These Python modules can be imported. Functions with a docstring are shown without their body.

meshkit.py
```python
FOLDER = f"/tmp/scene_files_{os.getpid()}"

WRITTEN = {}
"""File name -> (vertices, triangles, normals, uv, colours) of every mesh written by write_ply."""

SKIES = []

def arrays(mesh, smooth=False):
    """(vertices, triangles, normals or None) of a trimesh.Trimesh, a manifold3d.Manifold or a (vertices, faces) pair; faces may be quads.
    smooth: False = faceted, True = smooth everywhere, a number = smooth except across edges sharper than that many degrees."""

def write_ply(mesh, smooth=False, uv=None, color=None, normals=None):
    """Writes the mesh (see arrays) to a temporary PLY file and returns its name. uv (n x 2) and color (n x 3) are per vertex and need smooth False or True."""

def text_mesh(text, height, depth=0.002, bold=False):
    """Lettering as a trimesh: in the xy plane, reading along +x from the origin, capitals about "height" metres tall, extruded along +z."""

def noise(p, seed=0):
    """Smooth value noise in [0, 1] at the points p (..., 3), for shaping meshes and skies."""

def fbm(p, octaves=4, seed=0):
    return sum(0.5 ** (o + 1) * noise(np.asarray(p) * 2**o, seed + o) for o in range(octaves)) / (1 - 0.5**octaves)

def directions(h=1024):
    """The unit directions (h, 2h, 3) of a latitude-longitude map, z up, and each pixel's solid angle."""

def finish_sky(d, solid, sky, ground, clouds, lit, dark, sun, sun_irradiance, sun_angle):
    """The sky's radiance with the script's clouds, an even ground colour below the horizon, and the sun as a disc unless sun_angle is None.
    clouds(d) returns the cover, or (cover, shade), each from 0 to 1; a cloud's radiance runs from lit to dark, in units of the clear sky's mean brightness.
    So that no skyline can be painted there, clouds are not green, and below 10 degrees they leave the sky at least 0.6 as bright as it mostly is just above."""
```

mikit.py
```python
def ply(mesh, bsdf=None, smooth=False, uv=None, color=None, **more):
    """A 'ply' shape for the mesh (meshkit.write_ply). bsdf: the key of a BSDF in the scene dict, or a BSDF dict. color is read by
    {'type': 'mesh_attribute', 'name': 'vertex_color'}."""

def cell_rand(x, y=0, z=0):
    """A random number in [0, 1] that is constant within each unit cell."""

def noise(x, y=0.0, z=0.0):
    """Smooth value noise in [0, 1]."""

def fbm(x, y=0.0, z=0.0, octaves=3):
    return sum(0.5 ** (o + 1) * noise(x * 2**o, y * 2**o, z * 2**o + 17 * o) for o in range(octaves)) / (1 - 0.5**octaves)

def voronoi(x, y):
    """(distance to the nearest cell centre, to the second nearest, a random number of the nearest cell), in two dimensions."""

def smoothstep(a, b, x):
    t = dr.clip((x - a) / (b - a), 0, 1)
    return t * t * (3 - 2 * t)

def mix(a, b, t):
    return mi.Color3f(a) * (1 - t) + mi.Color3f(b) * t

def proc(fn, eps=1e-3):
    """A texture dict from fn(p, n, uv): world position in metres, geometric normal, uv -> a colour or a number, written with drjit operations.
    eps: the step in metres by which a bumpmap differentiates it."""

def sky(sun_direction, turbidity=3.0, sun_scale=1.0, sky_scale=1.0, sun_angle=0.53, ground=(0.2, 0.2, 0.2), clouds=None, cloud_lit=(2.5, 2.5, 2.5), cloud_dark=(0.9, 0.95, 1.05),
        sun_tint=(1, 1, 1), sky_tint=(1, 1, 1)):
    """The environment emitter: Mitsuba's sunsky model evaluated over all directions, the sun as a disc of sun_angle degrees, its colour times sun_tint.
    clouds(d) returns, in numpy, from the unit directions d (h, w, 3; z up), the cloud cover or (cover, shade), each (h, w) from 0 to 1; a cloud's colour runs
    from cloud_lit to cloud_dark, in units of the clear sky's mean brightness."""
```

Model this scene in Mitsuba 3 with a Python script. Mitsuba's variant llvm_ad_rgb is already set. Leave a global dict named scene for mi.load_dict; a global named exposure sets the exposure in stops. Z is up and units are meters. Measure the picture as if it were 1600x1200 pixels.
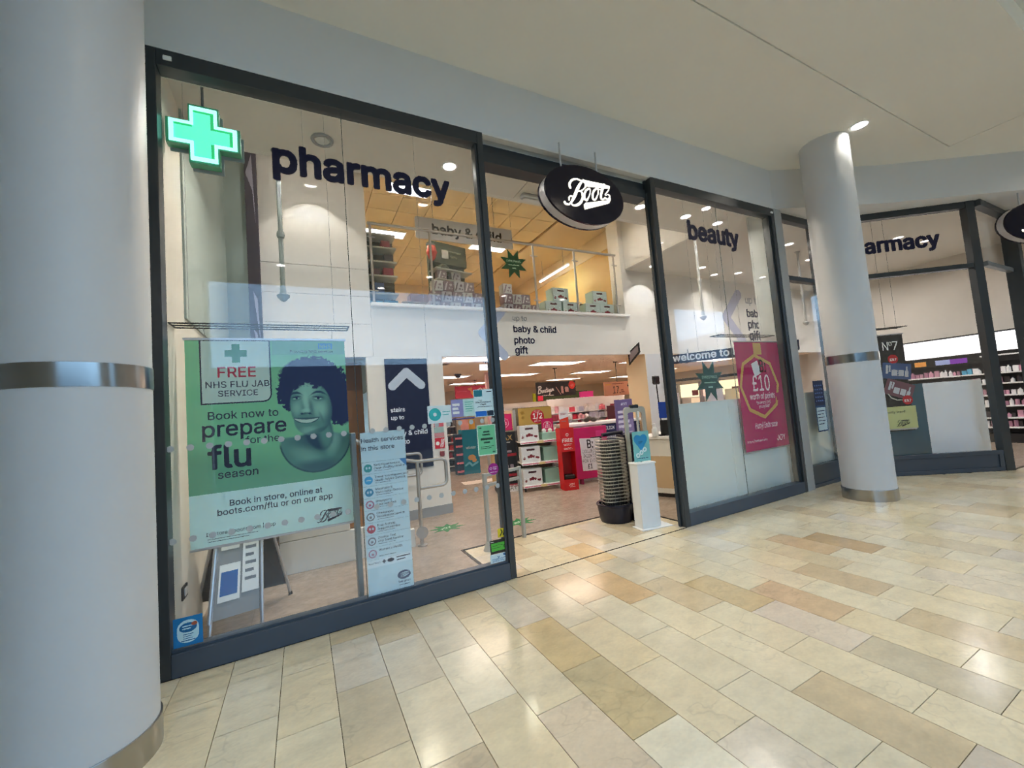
import math, random
import numpy as np, trimesh, shapely, drjit as dr, mitsuba as mi
import mikit, meshkit
from shapely.geometry import Polygon, Point, LineString, box as sbox
from shapely.ops import unary_union
from mikit import noise, fbm, smoothstep, mix

random.seed(7)
T = mi.ScalarTransform4f
scene, labels = {}, {}

# ------------------------------------------------------------------ camera, sky, exposure
exposure = 0.3
EYE = np.array([0, 0, 1.5])
FWD = np.array([0.4598, 0.8857, 0.0638])
UP = np.array([0.042, -0.094, 0.9947])
scene['camera'] = {'type': 'perspective', 'fov': 102.93, 'fov_axis': 'x', 'near_clip': 0.05, 'far_clip': 200.0,
                   'to_world': T().look_at(origin=EYE.tolist(), target=(EYE + FWD).tolist(), up=UP.tolist())}
SKY = 6.1
scene['sky'] = mikit.sky((0.2, -0.5, 0.8), turbidity=4.0, sun_scale=0.0, sky_scale=SKY, clouds=lambda d: (np.ones(d.shape[:2]), np.zeros(d.shape[:2])),
                         cloud_lit=(1.52, 2.65, 4.0), ground=(0.25, 0.25, 0.25))
scene['sky']['sampling_weight'] = 9.0

# ------------------------------------------------------------------ materials
def lin(h):
    if not isinstance(h, str):
        return tuple(h)
    h = h.lstrip('#')
    c = [int(h[i:i + 2], 16) / 255 for i in (0, 2, 4)]
    return tuple(x / 12.92 if x < 0.04045 else ((x + 0.055) / 1.055) ** 2.4 for x in c)

_mats = {}
def M(col, rough=0.5, metal=0.0, spec=0.5):
    """a plain principled material; equal ones are shared"""
    c = lin(col)
    key = (tuple(round(x, 4) for x in c), rough, metal, spec)
    if key not in _mats:
        name = f'material_{len(_mats)}'
        _mats[key] = name
        scene[name] = {'type': 'twosided', 'b': {'type': 'principled', 'base_color': {'type': 'rgb', 'value': list(c)}, 'roughness': rough, 'metallic': metal, 'specular': spec}}
    return _mats[key]

def MP(name, fn, rough=0.5, spec=0.5):
    scene[name] = {'type': 'twosided', 'b': {'type': 'principled', 'base_color': mikit.proc(fn), 'roughness': rough, 'specular': spec}}
    return name

scene['glass'] = {'type': 'thindielectric', 'int_ior': 1.5, 'ext_ior': 1.0}
GLASS = 'glass'
WALL = M('#e0ddd6', 0.7); BULK = M('#d9dbdc', 0.75); CEIL = M('#eae6dc', 0.8); CEILW = M('#d6d2c8', 0.75)
COLUMN = M('#c9cacb', 0.45); FRAME = M('#2c3338', 0.35); RAIL = M('#3a4654', 0.35); BLACK = M('#0d0d0f', 0.45)
STEEL = M((0.42, 0.41, 0.39), 0.2, 1.0); SATIN = M((0.5, 0.49, 0.47), 0.33, 0.9); ALU = M((0.55, 0.57, 0.6), 0.35, 0.8)
NAVY = M('#070a2e', 0.5, 0.0, 0.3); WHITE = M('#efefec', 0.5); PAPER = M('#e9ecea', 0.7); DARKTXT = M('#141b33', 0.6)
PINK = M('#c0155e', 0.5); RED = M('#c4161c', 0.45); GOLD = M('#b08d3c', 0.45); TEALC = M('#2fb3b5', 0.5); GREEN = M('#0b5a2c', 0.45)
FROST = M('#d9e2da', 0.55); GREY = M('#8d9093', 0.5); DKGREY = M('#4a4d50', 0.5); BEIGE = M('#d8c3a0', 0.6); PALEBLUE = M('#cfe3e8', 0.6)

# ------------------------------------------------------------------ mesh helpers
cat = trimesh.util.concatenate

def box(x0, x1, y0, y1, z0, z1, bev=0.0):
    if bev <= 0:
        m = trimesh.creation.box(bounds=[[min(x0, x1), min(y0, y1), min(z0, z1)], [max(x0, x1), max(y0, y1), max(z0, z1)]])
        return m
    pts = []
    for sx, X in ((1, x0), (-1, x1)):
        for sy, Y in ((1, y0), (-1, y1)):
            for sz, Z in ((1, z0), (-1, z1)):
                pts += [(X, Y + sy * bev, Z + sz * bev), (X + sx * bev, Y, Z + sz * bev), (X + sx * bev, Y + sy * bev, Z)]
    return trimesh.convex.convex_hull(np.array(pts))

def extr(poly, d):
    geoms = [g for g in getattr(poly, 'geoms', [poly]) if g.geom_type == 'Polygon' and g.area > 1e-9]
    return cat([trimesh.creation.extrude_polygon(g, d, engine='earcut') for g in geoms])

def prism(pts, z0, z1):
    m = extr(Polygon(pts), z1 - z0)
    m.apply_translation((0, 0, z0))
    return m

def tube(pts, r, n=10, closed=False):
    P = np.array(pts, float)
    k = len(P)
    V, F = [], []
    prev = None
    for i in range(k):
        if closed:
            t = P[(i + 1) % k] - P[i - 1]
        else:
            t = P[min(i + 1, k - 1)] - P[max(i - 1, 0)]
        t = t / np.linalg.norm(t)
        if prev is None:
            a = np.cross(t, [0, 0, 1] if abs(t[2]) < 0.9 else [1, 0, 0])
        else:
            a = prev - t * (prev @ t)
        a /= np.linalg.norm(a)
        prev = a
        b = np.cross(t, a)
        rr = r[i] if hasattr(r, '__len__') else r
        for j in range(n):
            w = 2 * math.pi * j / n
            V.append(P[i] + rr * (math.cos(w) * a + math.sin(w) * b))
    for i in range(k if closed else k - 1):
        for j in range(n):
            a, b = i * n + j, i * n + (j + 1) % n
            c, d = ((i + 1) % k) * n + j, ((i + 1) % k) * n + (j + 1) % n
            F += [[a, b, d], [a, d, c]]
    if not closed:
        V += [P[0], P[-1]]
        for j in range(n):
            F += [[k * n, (j + 1) % n, j], [k * n + 1, (k - 1) * n + j, (k - 1) * n + (j + 1) % n]]
    m = trimesh.Trimesh(V, F, process=False)
    m.fix_normals()
    return m

def rod(a, b, r, n=8):
    return tube([a, b], r, n)

def rounded(pts, rad, k=5, closed=False):
    """a polyline with rounded corners"""
    P = [np.array(p, float) for p in pts]
    out, n = [], len(P)
    for i in range(n):
        if not closed and i in (0, n - 1):
            out.append(P[i]); continue
        a, b, c = P[i - 1], P[i], P[(i + 1) % n]
        u, v = (a - b) / np.linalg.norm(a - b), (c - b) / np.linalg.norm(c - b)
        for t in np.linspace(0, 1, k):
            p0, p1 = b + u * rad, b + v * rad
            out.append((1 - t) ** 2 * p0 + 2 * t * (1 - t) * b + t * t * p1)
    return out

def lathe(prof, c=(0, 0, 0), n=24):
    m = trimesh.creation.revolve(np.array(prof, float), sections=n)
    m.apply_translation(c)
    return m

def cyl(x, y, z0, z1, r, n=20):
    return lathe([(0, z0), (r, z0), (r, z1), (0, z1)], (x, y, 0), n)

def upright(m, x=0.0, z=0.0, y=0.0):
    """a flat mesh of the xy plane, extruded along +z, stood up to face -y at depth y"""
    v = m.vertices
    return trimesh.Trimesh(np.c_[v[:, 0] + x, y - v[:, 2], v[:, 1] + z], m.faces, process=False)

def plate(poly, y, d=0.001):
    return upright(extr(poly, d), 0, 0, y)

def rrect(x0, x1, z0, z1, r=0.0):
    return sbox(x0, z0, x1, z1) if r <= 0 else sbox(x0 + r, z0 + r, x1 - r, z1 - r).buffer(r, quad_segs=5)

def ell(x, z, rx, rz, n=10):
    return shapely.affinity.translate(shapely.affinity.scale(Point(0, 0).buffer(1, quad_segs=n), rx, rz), x, z)

def fake_lines(x0, x1, zs, h=0.006, cut=(1, .8, .9)):
    return unary_union([sbox(x0, z, x0 + (x1 - x0) * cut[i % len(cut)], z + h) for i, z in enumerate(zs)])

_tx = {}
def text_poly(s, grow=0.0):
    """lettering with capitals 1 high as a shapely polygon; grow thickens the strokes with round ends"""
    if (s, grow) not in _tx:
        m = meshkit.text_mesh(s, 1.0, depth=0.1, bold=False)
        low = m.faces[(m.vertices[m.faces][:, :, 2].max(1) < 1e-6)]
        p = unary_union([Polygon(m.vertices[f][:, :2]) for f in low]).buffer(0.004).buffer(-0.004)
        if grow:
            p = p.buffer(grow, quad_segs=3)
        _tx[s, grow] = p.simplify(0.008)
    return _tx[s, grow]

def tpoly(s, x, z, w=None, h=None, grow=0.0, mid=False, squeeze=1.0):
    p = text_poly(s, grow)
    x0, _, x1, _ = p.bounds
    k = w / (x1 - x0) if w else h
    kx = k if w else k * squeeze
    kz = k if h is None else h
    sh = (x0 + x1) / 2 if mid else x0
    return shapely.affinity.affine_transform(p, [kx, 0, 0, kz, x - sh * kx, z])

def lines(rows):
    """text rows: dicts for tpoly -> one polygon"""
    return unary_union([tpoly(**r) for r in rows])

# ------------------------------------------------------------------ scene helpers
_used = {}
def numbered(name):
    n = _used.get(name, 0)
    _used[name] = n + 1
    return name if n == 0 else f'{name}_{n:03d}'

def mat4(at, u):
    u = np.array([u[0], u[1], 0.0]); u /= np.linalg.norm(u)
    m = np.eye(4)
    m[:3, 0], m[:3, 1], m[:3, 3] = u, (-u[1], u[0], 0), at
    return m

def tag(key, label=None, cat=None, group=None, kind=None):
    d = {k: v for k, v in (('label', label), ('category', cat), ('group', group), ('kind', kind)) if v}
    if d:
        labels[key] = d

class Thing:
    def __init__(s, name, label=None, cat=None, group=None, kind=None, at=None, u=(1, 0)):
        s.key = numbered(name)
        s.m = None if at is None else mat4(at, u)
        tag(s.key, label, cat, group, kind)
    def put(s, key, d):
        scene[key] = d if s.m is None else {**d, 'to_world': T(s.m.tolist())}
    def part(s, name, mesh, m, under=None, smooth=False, label=None, emit=None, kind=None, weight=0.0):
        key = numbered((under or s.key) + '__' + name)
        d = mikit.ply(mesh, m, smooth)
        if emit:
            d['emitter'] = {'type': 'area', 'radiance': {'type': 'rgb', 'value': list(emit)}, 'sampling_weight': weight}
        s.put(key, d)
        if label or kind:
            tag(key, label, None, None, kind)
        return key
    def copy(s, name, label, cat, group, at, u=(1, 0)):
        o = Thing(name, label, cat, group, None, at, u)
        for k in [k for k in scene if k.startswith(s.key + '__') or k == s.key]:
            d = {a: b for a, b in scene[k].items() if a != 'to_world'}
            o.put(o.key + k[len(s.key):], d)
            if k in labels and k != s.key:
                labels[o.key + k[len(s.key):]] = labels[k]
            _used[o.key + k[len(s.key):]] = 1
        return o

def one(name, mesh, m, label=None, cat=None, group=None, kind=None, smooth=False, emit=None, at=None, u=(1, 0)):
    o = Thing(name, label, cat, group, kind, at, u)
    d = mikit.ply(mesh, m, smooth)
    if emit:
        d['emitter'] = {'type': 'area', 'radiance': {'type': 'rgb', 'value': list(emit)}}
    o.put(o.key, d)
    return o.key

def struct(name, mesh, m, label=None, smooth=False):
    return one(name, mesh, m, label, None, None, 'structure', smooth)

# the script logo of the shop, about 0.62 wide, centred on 0
_LOGO = [
 [(-.202,.038,.018),(-.209,.069,.016),(-.188,.105,.015),(-.151,.133,.013),(-.108,.145,.01),(-.066,.14,.009),(-.035,.134,.009),(-.011,.127,.009)],
 [(-.042,.133,.012),(-.079,.09,.019),(-.113,.037,.023),(-.148,-.029,.024),(-.182,-.087,.018),(-.209,-.121,.013),(-.243,-.147,.013),(-.276,-.147,.014),(-.288,-.131,.016)],
 [(-.034,.14,.011),(-.004,.122,.013),(0,.093,.012),(-.022,.059,.01),(-.06,.031,.008),(-.101,.015,.006)],
 [(-.086,.024,.007),(-.056,.005,.012),(-.054,-.036,.014),(-.077,-.088,.019),(-.124,-.131,.018),(-.174,-.148,.012),(-.204,-.135,.011)],
 [(-.231,-.101,.009),(-.228,-.072,.01),(-.202,-.053,.01),(-.175,-.057,.009)],
 [(.048,.072,.01),(.002,.045,.015),(-.029,-.008,.015),(-.031,-.05,.015),(-.007,-.064,.014),(.022,-.029,.009),(.049,.024,.007),(.054,.061,.007),(.041,.073,.008)],
 [(.152,.091,.01),(.109,.064,.015),(.081,.011,.015),(.078,-.029,.014),(.101,-.043,.013),(.134,-.004,.009),(.158,.043,.008),(.162,.08,.008),(.145,.092,.008)],
 [(.159,.086,.007),(.182,.087,.006),(.204,.088,.006)],
 [(.25,.154,.014),(.224,.097,.017),(.194,.031,.018),(.189,-.007,.014),(.214,-.016,.011),(.247,.009,.008)],
 [(.309,.107,.008),(.286,.078,.008),(.252,.044,.008),(.262,.037,.006),(.294,.051,.006),(.315,.036,.01),(.304,.01,.012),(.273,-.002,.012),(.247,.002,.01)],
 [(.308,.02,.011),(.315,.002,.01),(.292,-.032,.012)]]
_LOGOP = [[(-.032,.156),(-.008,.15),(.25,.154),(.326,.146),(.321,.124),(.237,.111),(.021,.092),(-.008,.118)],
          [(-.047,-.118),(-.022,-.096),(.278,-.019),(.314,-.004),(.296,-.043),(.266,-.056),(.046,-.134),(-.04,-.166)]]
def _logo():
    out = [Polygon(p).buffer(.002) for p in _LOGOP]
    for st in _LOGO:
        P = np.array(st)
        t = np.linspace(0, len(P) - 1, (len(P) - 1) * 4 + 1)
        from scipy.interpolate import PchipInterpolator
        q = np.c_[[PchipInterpolator(np.arange(len(P)), P[:, i])(t) for i in range(3)]].T
        for a, b in zip(q[:-1], q[1:]):
            out.append(unary_union([Point(a[:2]).buffer(a[2] * .74, quad_segs=3), Point(b[:2]).buffer(b[2] * .74, quad_segs=3)]).convex_hull)
    return unary_union(out).buffer(0.001).simplify(0.0012)
LOGO = _logo()
def logo(x, z, w):
    k = w / 0.62
    return shapely.affinity.affine_transform(LOGO if w > .3 else LOGO.simplify(0.006), [k, 0, 0, k, x, z])
def chevron(x, z, s, deg, w=0.2):
    """a rounded arrow head pointing up before it is turned"""
    l = LineString([(-s, -s * .95), (0, 0), (s, -s * .95)]).buffer(w * s * 1.0, quad_segs=5)
    l = shapely.affinity.translate(l, 0, s * .475)
    return shapely.affinity.translate(shapely.affinity.rotate(l, deg, origin=(0, 0)), x, z)
def star8(r, q=0.5, turn=22.5):
    return Polygon([((r if i % 2 == 0 else r * q) * math.cos(math.radians(turn + i * 22.5)), (r if i % 2 == 0 else r * q) * math.sin(math.radians(turn + i * 22.5))) for i in range(16)])

# ------------------------------------------------------------------ setting: the mall
FY = 3.38
FD = np.array([0.8203, -0.5719])          # direction of the turned bay front
C0, C1 = (7.497, 3.45), (9.42, 2.108)      # its ends
X0, W = -0.743, 0.2835
def slab_colour(p, n, uv):
    k = dr.floor((p.x - X0) / W)
    odd = k - 2 * dr.floor(k / 2)
    off = dr.select(odd > 0.5, 3.19, 2.99)
    j = dr.floor((off - p.y) / 0.5615)
    r1, r2 = mikit.cell_rand(k, j, 5), mikit.cell_rand(k, j, 9)
    base = mix((0.70, 0.595, 0.40), (0.70, 0.63, 0.475), r1)
    base = mix(base, (0.55, 0.43, 0.27), smoothstep(0.72, 0.95, r2) * 0.7)
    base = mix(base, (0.64, 0.57, 0.47), smoothstep(0.25, 0.05, r2) * 0.8)
    def special(kk, jj, col, b):
        on = (dr.abs(k - kk) < 0.5) & (dr.abs(j - jj) < 0.5)
        return mi.Color3f(dr.select(on, col[0], b.x), dr.select(on, col[1], b.y), dr.select(on, col[2], b.z))
    for kk, jj, col in ((4, 2, (.54, .46, .33)), (7, 1, (.60, .47, .26)), (7, 2, (.55, .46, .28)), (6, 2, (.62, .54, .42)), (10, 0, (.62, .44, .25)), (9, 0, (.64, .50, .33)),
                        (12, 3, (.54, .47, .34)), (13, 2, (.60, .45, .29)), (10, 4, (.60, .52, .42)), (15, 2, (.58, .46, .30)), (17, 1, (.60, .44, .27)), (18, 1, (.52, .37, .21)),
                        (12, 1, (.58, .45, .26)), (4, 1, (.74, .655, .49)), (5, 1, (.78, .71, .55)), (7, 3, (.76, .71, .56)), (3, 1, (.60, .51, .36)), (12, 2, (.66, .57, .46)), (11, -1, (.64, .48, .27))):
        base = special(kk, jj, col, base)
    o = k * 3.7 + j * 1.9
    veins = fbm(p.x * 9 + o, p.y * 16 + o, 0, 4)
    base = base * (0.84 + 0.22 * veins + 0.10 * fbm(p.x * 60 + o, p.y * 90, 4, 2))
    crack = smoothstep(0.035, 0.0, dr.abs(fbm(p.x * 5 + 2 * o, p.y * 7 - o, 3, 4) - 0.5)) * smoothstep(0.5, 0.62, fbm(p.x * 3 - o, p.y * 3, 1, 2))
    return base * (1 - 0.10 * crack)
MP('slab_stone', slab_colour, 0.17, 0.55)
def vinyl_colour(p, n, uv):
    a = fbm(p.x * 6, p.y * 11, 0, 4)
    b = fbm(p.x * 30, p.y * 40, 2, 3)
    row = dr.floor(p.y / 0.6)
    seam = smoothstep(0.006, 0.0, dr.abs(p.y / 0.6 - row - 0.5) * 0.6) + smoothstep(0.006, 0.0, dr.abs((p.x + row * 0.37) / 1.2 - dr.floor((p.x + row * 0.37) / 1.2) - 0.5) * 1.2)
    c = mix((0.245, 0.185, 0.142), (0.33, 0.27, 0.22), a)
    return c * (0.8 + 0.4 * b) * (1 - 0.18 * dr.minimum(seam, 1))
MP('vinyl', vinyl_colour, 0.3, 0.5)

struct('floor', prism([(-9, -12), (22, -12), (22, 3.5), (-9, 3.5)], -0.12, -0.012), M('#5a5040', 0.9), 'cream stone slab floor of the mall')
region = Polygon([(-9, -3.4), (18.6, -3.4), (10.75, 2.03), C1, C0, (6.4, 3.44), (6.4, FY), (-9, FY)])
region2 = Polygon([(1.53, 3.385), (3.97, 3.385), (3.97, 4.40), (1.53, 4.40)])
full = extr(sbox(0.0017, 0.0017, W - 0.0017, 0.5615 - 0.0017), 0.018)
full.apply_translation((0, 0, -0.018))
full_d = mikit.ply(full, 'slab_stone')
slabs = []
for k in range(-28, 68):
    off = 3.19 if k % 2 else 2.99
    for j in range(-4, 14):
        x, y = X0 + k * W, off - 0.5615 * (j + 1)
        r = sbox(x, y, x + W, y + 0.5615)
        for reg in (region, region2):
            q = r.intersection(reg)
            if q.area > 0.0015:
                c = q.centroid
                front = c.x * 0.46 + c.y * 0.886
                side = c.x * 0.886 - c.y * 0.46
                seen = front > 0.15 and abs(side) < front * 1.35 + 0.3
                slabs.append((math.hypot(c.x, c.y) / math.sqrt(q.area / r.area) + (0 if seen else 100), x, y, q, q.area > r.area * 0.999))
slabs.sort(key=lambda s: s[0])
rest = []
fl = Thing.__new__(Thing); fl.key, fl.m = 'floor', None
for i, (_, x, y, q, whole) in enumerate(slabs):
    if i < 300:
        key = numbered('floor__slab')
        if whole:
            scene[key] = {**full_d, 'to_world': T().translate([x, y, 0])}
        else:
            g = q.buffer(-0.0017)
            m = extr(g, 0.018); m.apply_translation((0, 0, -0.018))
            scene[key] = mikit.ply(m, 'slab_stone')
    else:
        m = extr(q.buffer(-0.0017), 0.018); m.apply_translation((0, 0, -0.018))
        rest.append(m)
fl.part('slab_field', cat(rest), 'slab_stone', kind='stuff', label='further cream stone slabs of the mall floor')
struct('floor_court', box(-9, 22, -12, -3.42, -0.03, 0.0), M('#6d675a', 0.5), 'stone floor of the open court behind')
shop_out = Polygon([(-0.8, 3.5), (6.38, 3.5), (6.5, 3.52), (7.53, 3.52), (9.46, 2.16), (10.75, 2.06), (13.4, 0.2), (13.4, 16), (-0.8, 16)])
m = extr(shop_out.difference(sbox(1.515, 3.3, 3.985, 4.415)), 0.1); m.apply_translation((0, 0, -0.1))
struct('floor_shop', m, 'vinyl', 'brown stone-effect vinyl floor of the shop')
tr = Thing('trim_threshold', 'dark metal strip framing the stone slabs in the doorway', kind='structure')
tr.part('strip', cat([box(1.495, 1.515, 3.5, 4.435, -0.01, 0.004), box(1.495, 4.0, 4.415, 4.435, -0.01, 0.004), box(3.985, 4.005, 3.5, 4.435, -0.01, 0.004)]), M('#3a352f', 0.4, 0.6))
tr.part('strip', box(1.65, 3.85, 3.372, 3.384, -0.01, 0.003), M('#3a352f', 0.4, 0.6))

# ceiling of the mall: bordered panel with a shadow gap, raised middle field
c = Thing('ceiling', 'pale plaster mall ceiling with a stepped border and raised field', kind='structure')
c.part('field', prism([(-9, 0.93), (8.41, 0.93), (8.41, 2.012), (-9, 2.012)], 4.765, 4.9), CEIL)
c.part('border', prism([(-9, 2.024), (8.422, 2.024), (8.422, 0.93), (8.53, 0.93), (8.53, 2.14), (-9, 2.14)], 4.765, 4.9), CEIL)
c.part('surround', extr(Polygon([(-9, 2.14), (8.53, 2.14), (8.53, 0.93), (22, 0.93), (22, 3.6), (-9, 3.6)]), 0.1).apply_translation((0, 0, 4.78)), CEIL)
c.part('raised_field', box(-9, 22, -3.4, 0.93, 5.02, 5.1), CEIL)
c.part('edge', cat([box(-9, 22, 0.93, 0.96, 4.80, 5.05), box(-9, 22, -3.5, -3.4, 4.72, 5.1)]), CEIL)
# wall over the shop fronts, turning with the bay
b = Thing('wall_front', 'plain grey-white bulkhead wall over the shop fronts', kind='structure')
b.part('bulkhead', prism([(-9, FY), (6.38, FY), (8.0, 2.665), (9.77, 1.66), (12.2, 0.25), (18, -3.4), (19, -3.3), (12.4, 1.0), (10.75, 2.16), (9.46, 2.22), (7.53, 3.56), (6.38, 3.5), (3.85, 3.5), (3.85, 3.45), (1.65, 3.45), (1.65, 3.5), (-9, 3.5)], 4.18, 4.80), BULK)
b.part('pier', box(-9, -0.86, FY, 3.55, 0, 4.2), BULK)
b.part('infill', box(-0.9, 6.5, 3.5, 3.56, 4.1, 5.8), WALL)
# mall enclosure behind the viewer: openings towards the daylit court
bk = Thing('wall_back', 'pale wall of the mall behind with openings to a daylit court', kind='structure')
for x0, x1, z0, z1 in ((-9, -1.65, 0, 4.8), (6.1, 10.4, 0, 4.8), (10.4, 20.0, 0, 2.6), (20.0, 22, 0, 4.8), (10.4, 12.2, 2.6, 4.8), (16.6, 20, 2.6, 4.8)):
    bk.part('panel', box(x0, x1, -3.62, -3.4, z0, z1), BULK)
bk.part('far_side', box(-9, 22, -12.2, -12, 0, 4.0), M('#55565a', 0.8))
struct('wall_left', box(-9.1, -9, -12, 3.5, 0, 5.1), BULK, 'pale end wall of the mall far to the left')
struct('wall_right', box(22, 22.1, -12, 3.5, 0, 5.1), BULK, 'pale end wall of the mall far to the right')

# ------------------------------------------------------------------ setting: the shop inside
FA = M('#dcd9d2', 0.6)
s = Thing('wall_shop', 'white inner walls of the double-height shop front', kind='structure')
s.part('side_wall', box(-0.95, -0.8, 3.5, 7.2, 0, 5.7), M('#cfcabd', 0.7))
s.part('side_panel', box(-0.8, -0.785, 4.02, 6.19, 2.44, 5.6), M('#93a09a', 0.5))
s.part('back_panel', box(-0.8, -0.5, 6.19, 6.3, 2.44, 5.6), M('#93a09a', 0.5))
s.part('upper_wall', box(-0.5, 0.97, 6.212, 6.32, 2.44, 5.6), M('#8f8d88', 0.8))
for z0, z1 in ((2.44, 2.93), (2.93, 3.34), (3.34, 3.75), (3.75, 5.6)):
    for x0, x1 in ((-0.5, 0.70), (0.70, 0.97)):
        s.part('cladding_board', box(x0 + .002, x1 - .002, 6.2, 6.212, z0 + .002, z1 - .002, .002), WALL)
s.part('lower_wall', box(0.86, 2.01, 6.2, 6.32, 0, 2.44), WALL)
s.part('fascia', box(0.97, 6.03, 6.2, 6.32, 2.44, 3.2), FA)
s.part('ledge', box(0.97, 6.03, 6.13, 6.34, 3.2, 3.25, 0.006), WHITE)
s.part('end_post', box(5.92, 6.06, 6.17, 6.5, 3.25, 5.6), WALL)
s.part('right_wall', box(6.03, 13.3, 6.2, 6.32, 2.44, 4.26), WALL)
s.part('pillar_side', box(6.37, 6.38, 6.2, 6.76, 0, 2.44), BEIGE)
s.part('pillar', box(6.38, 6.86, 6.2, 6.76, 0, 2.44), M('#d2d3d6', 0.6))
s.part('void_front', box(-0.8, 6.03, 4.40, 4.47, 4.2, 5.6), WALL)
s.part('void_side', box(6.03, 6.1, 4.40, 6.2, 4.2, 5.6), WALL)
s.part('return_pier', box(6.30, 6.42, 3.52, 3.75, 0, 4.2), M('#b9bdb9', 0.6))
sb = Thing('wall_stairwell', 'brown timber-clad wall beside the stairs', kind='structure')
sb.part('panel', box(-0.8, 0.86, 6.75, 6.85, 0, 2.44), M('#7a5227', 0.6))
s.part('far_end', box(-0.8, 13.4, 15.9, 16, 0, 2.46), M('#eadfcb', 0.7))
s.part('left_end', box(1.9, 2.0, 6.33, 16, 0, 2.46), M('#d9cdb8', 0.7))
s.part('skirting', box(0.86, 2.015, 6.185, 6.2, 0, 0.14), GREY)
s.part('beauty_wall', box(13.35, 13.45, -2, 16, 0, 4.3), M('#cfc8bd', 0.7))
s.part('beauty_front', prism([(10.9, 1.95), (13.4, 0.2), (13.4, 0.1), (10.85, 1.88)], 3.2, 4.2), WALL)
lo = Thing('ceiling_soffit', 'low plaster ceiling behind the shop windows', kind='structure')
L = Polygon([(-0.8, 3.5), (6.38, 3.5), (7.53, 3.53), (9.45, 2.2), (10.75, 2.1), (13.4, 0.1), (13.4, 6.2), (6.03, 6.2), (6.03, 4.47), (-0.8, 4.47)])
gr = LineString([(2.497, 3.4), (2.52, 4.5)]).buffer(0.006, cap_style=2)
m = extr(L.difference(gr), 0.05); m.apply_translation((0, 0, 4.2))
lo.part('board', m, CEILW)
lo.part('backing', box(-0.8, 6.03, 3.5, 4.47, 4.26, 4.3), DKGREY)
MZ = 5.6
mz = Thing('ceiling_mezzanine', 'beige tiled ceiling over the upper floor', kind='structure')
tile = box(0.006, 0.554, 0.006, 0.554, 0, 0.02, 0.004)
tile_d = mikit.ply(tile, M('#e3d3b0', 0.85))
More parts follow.
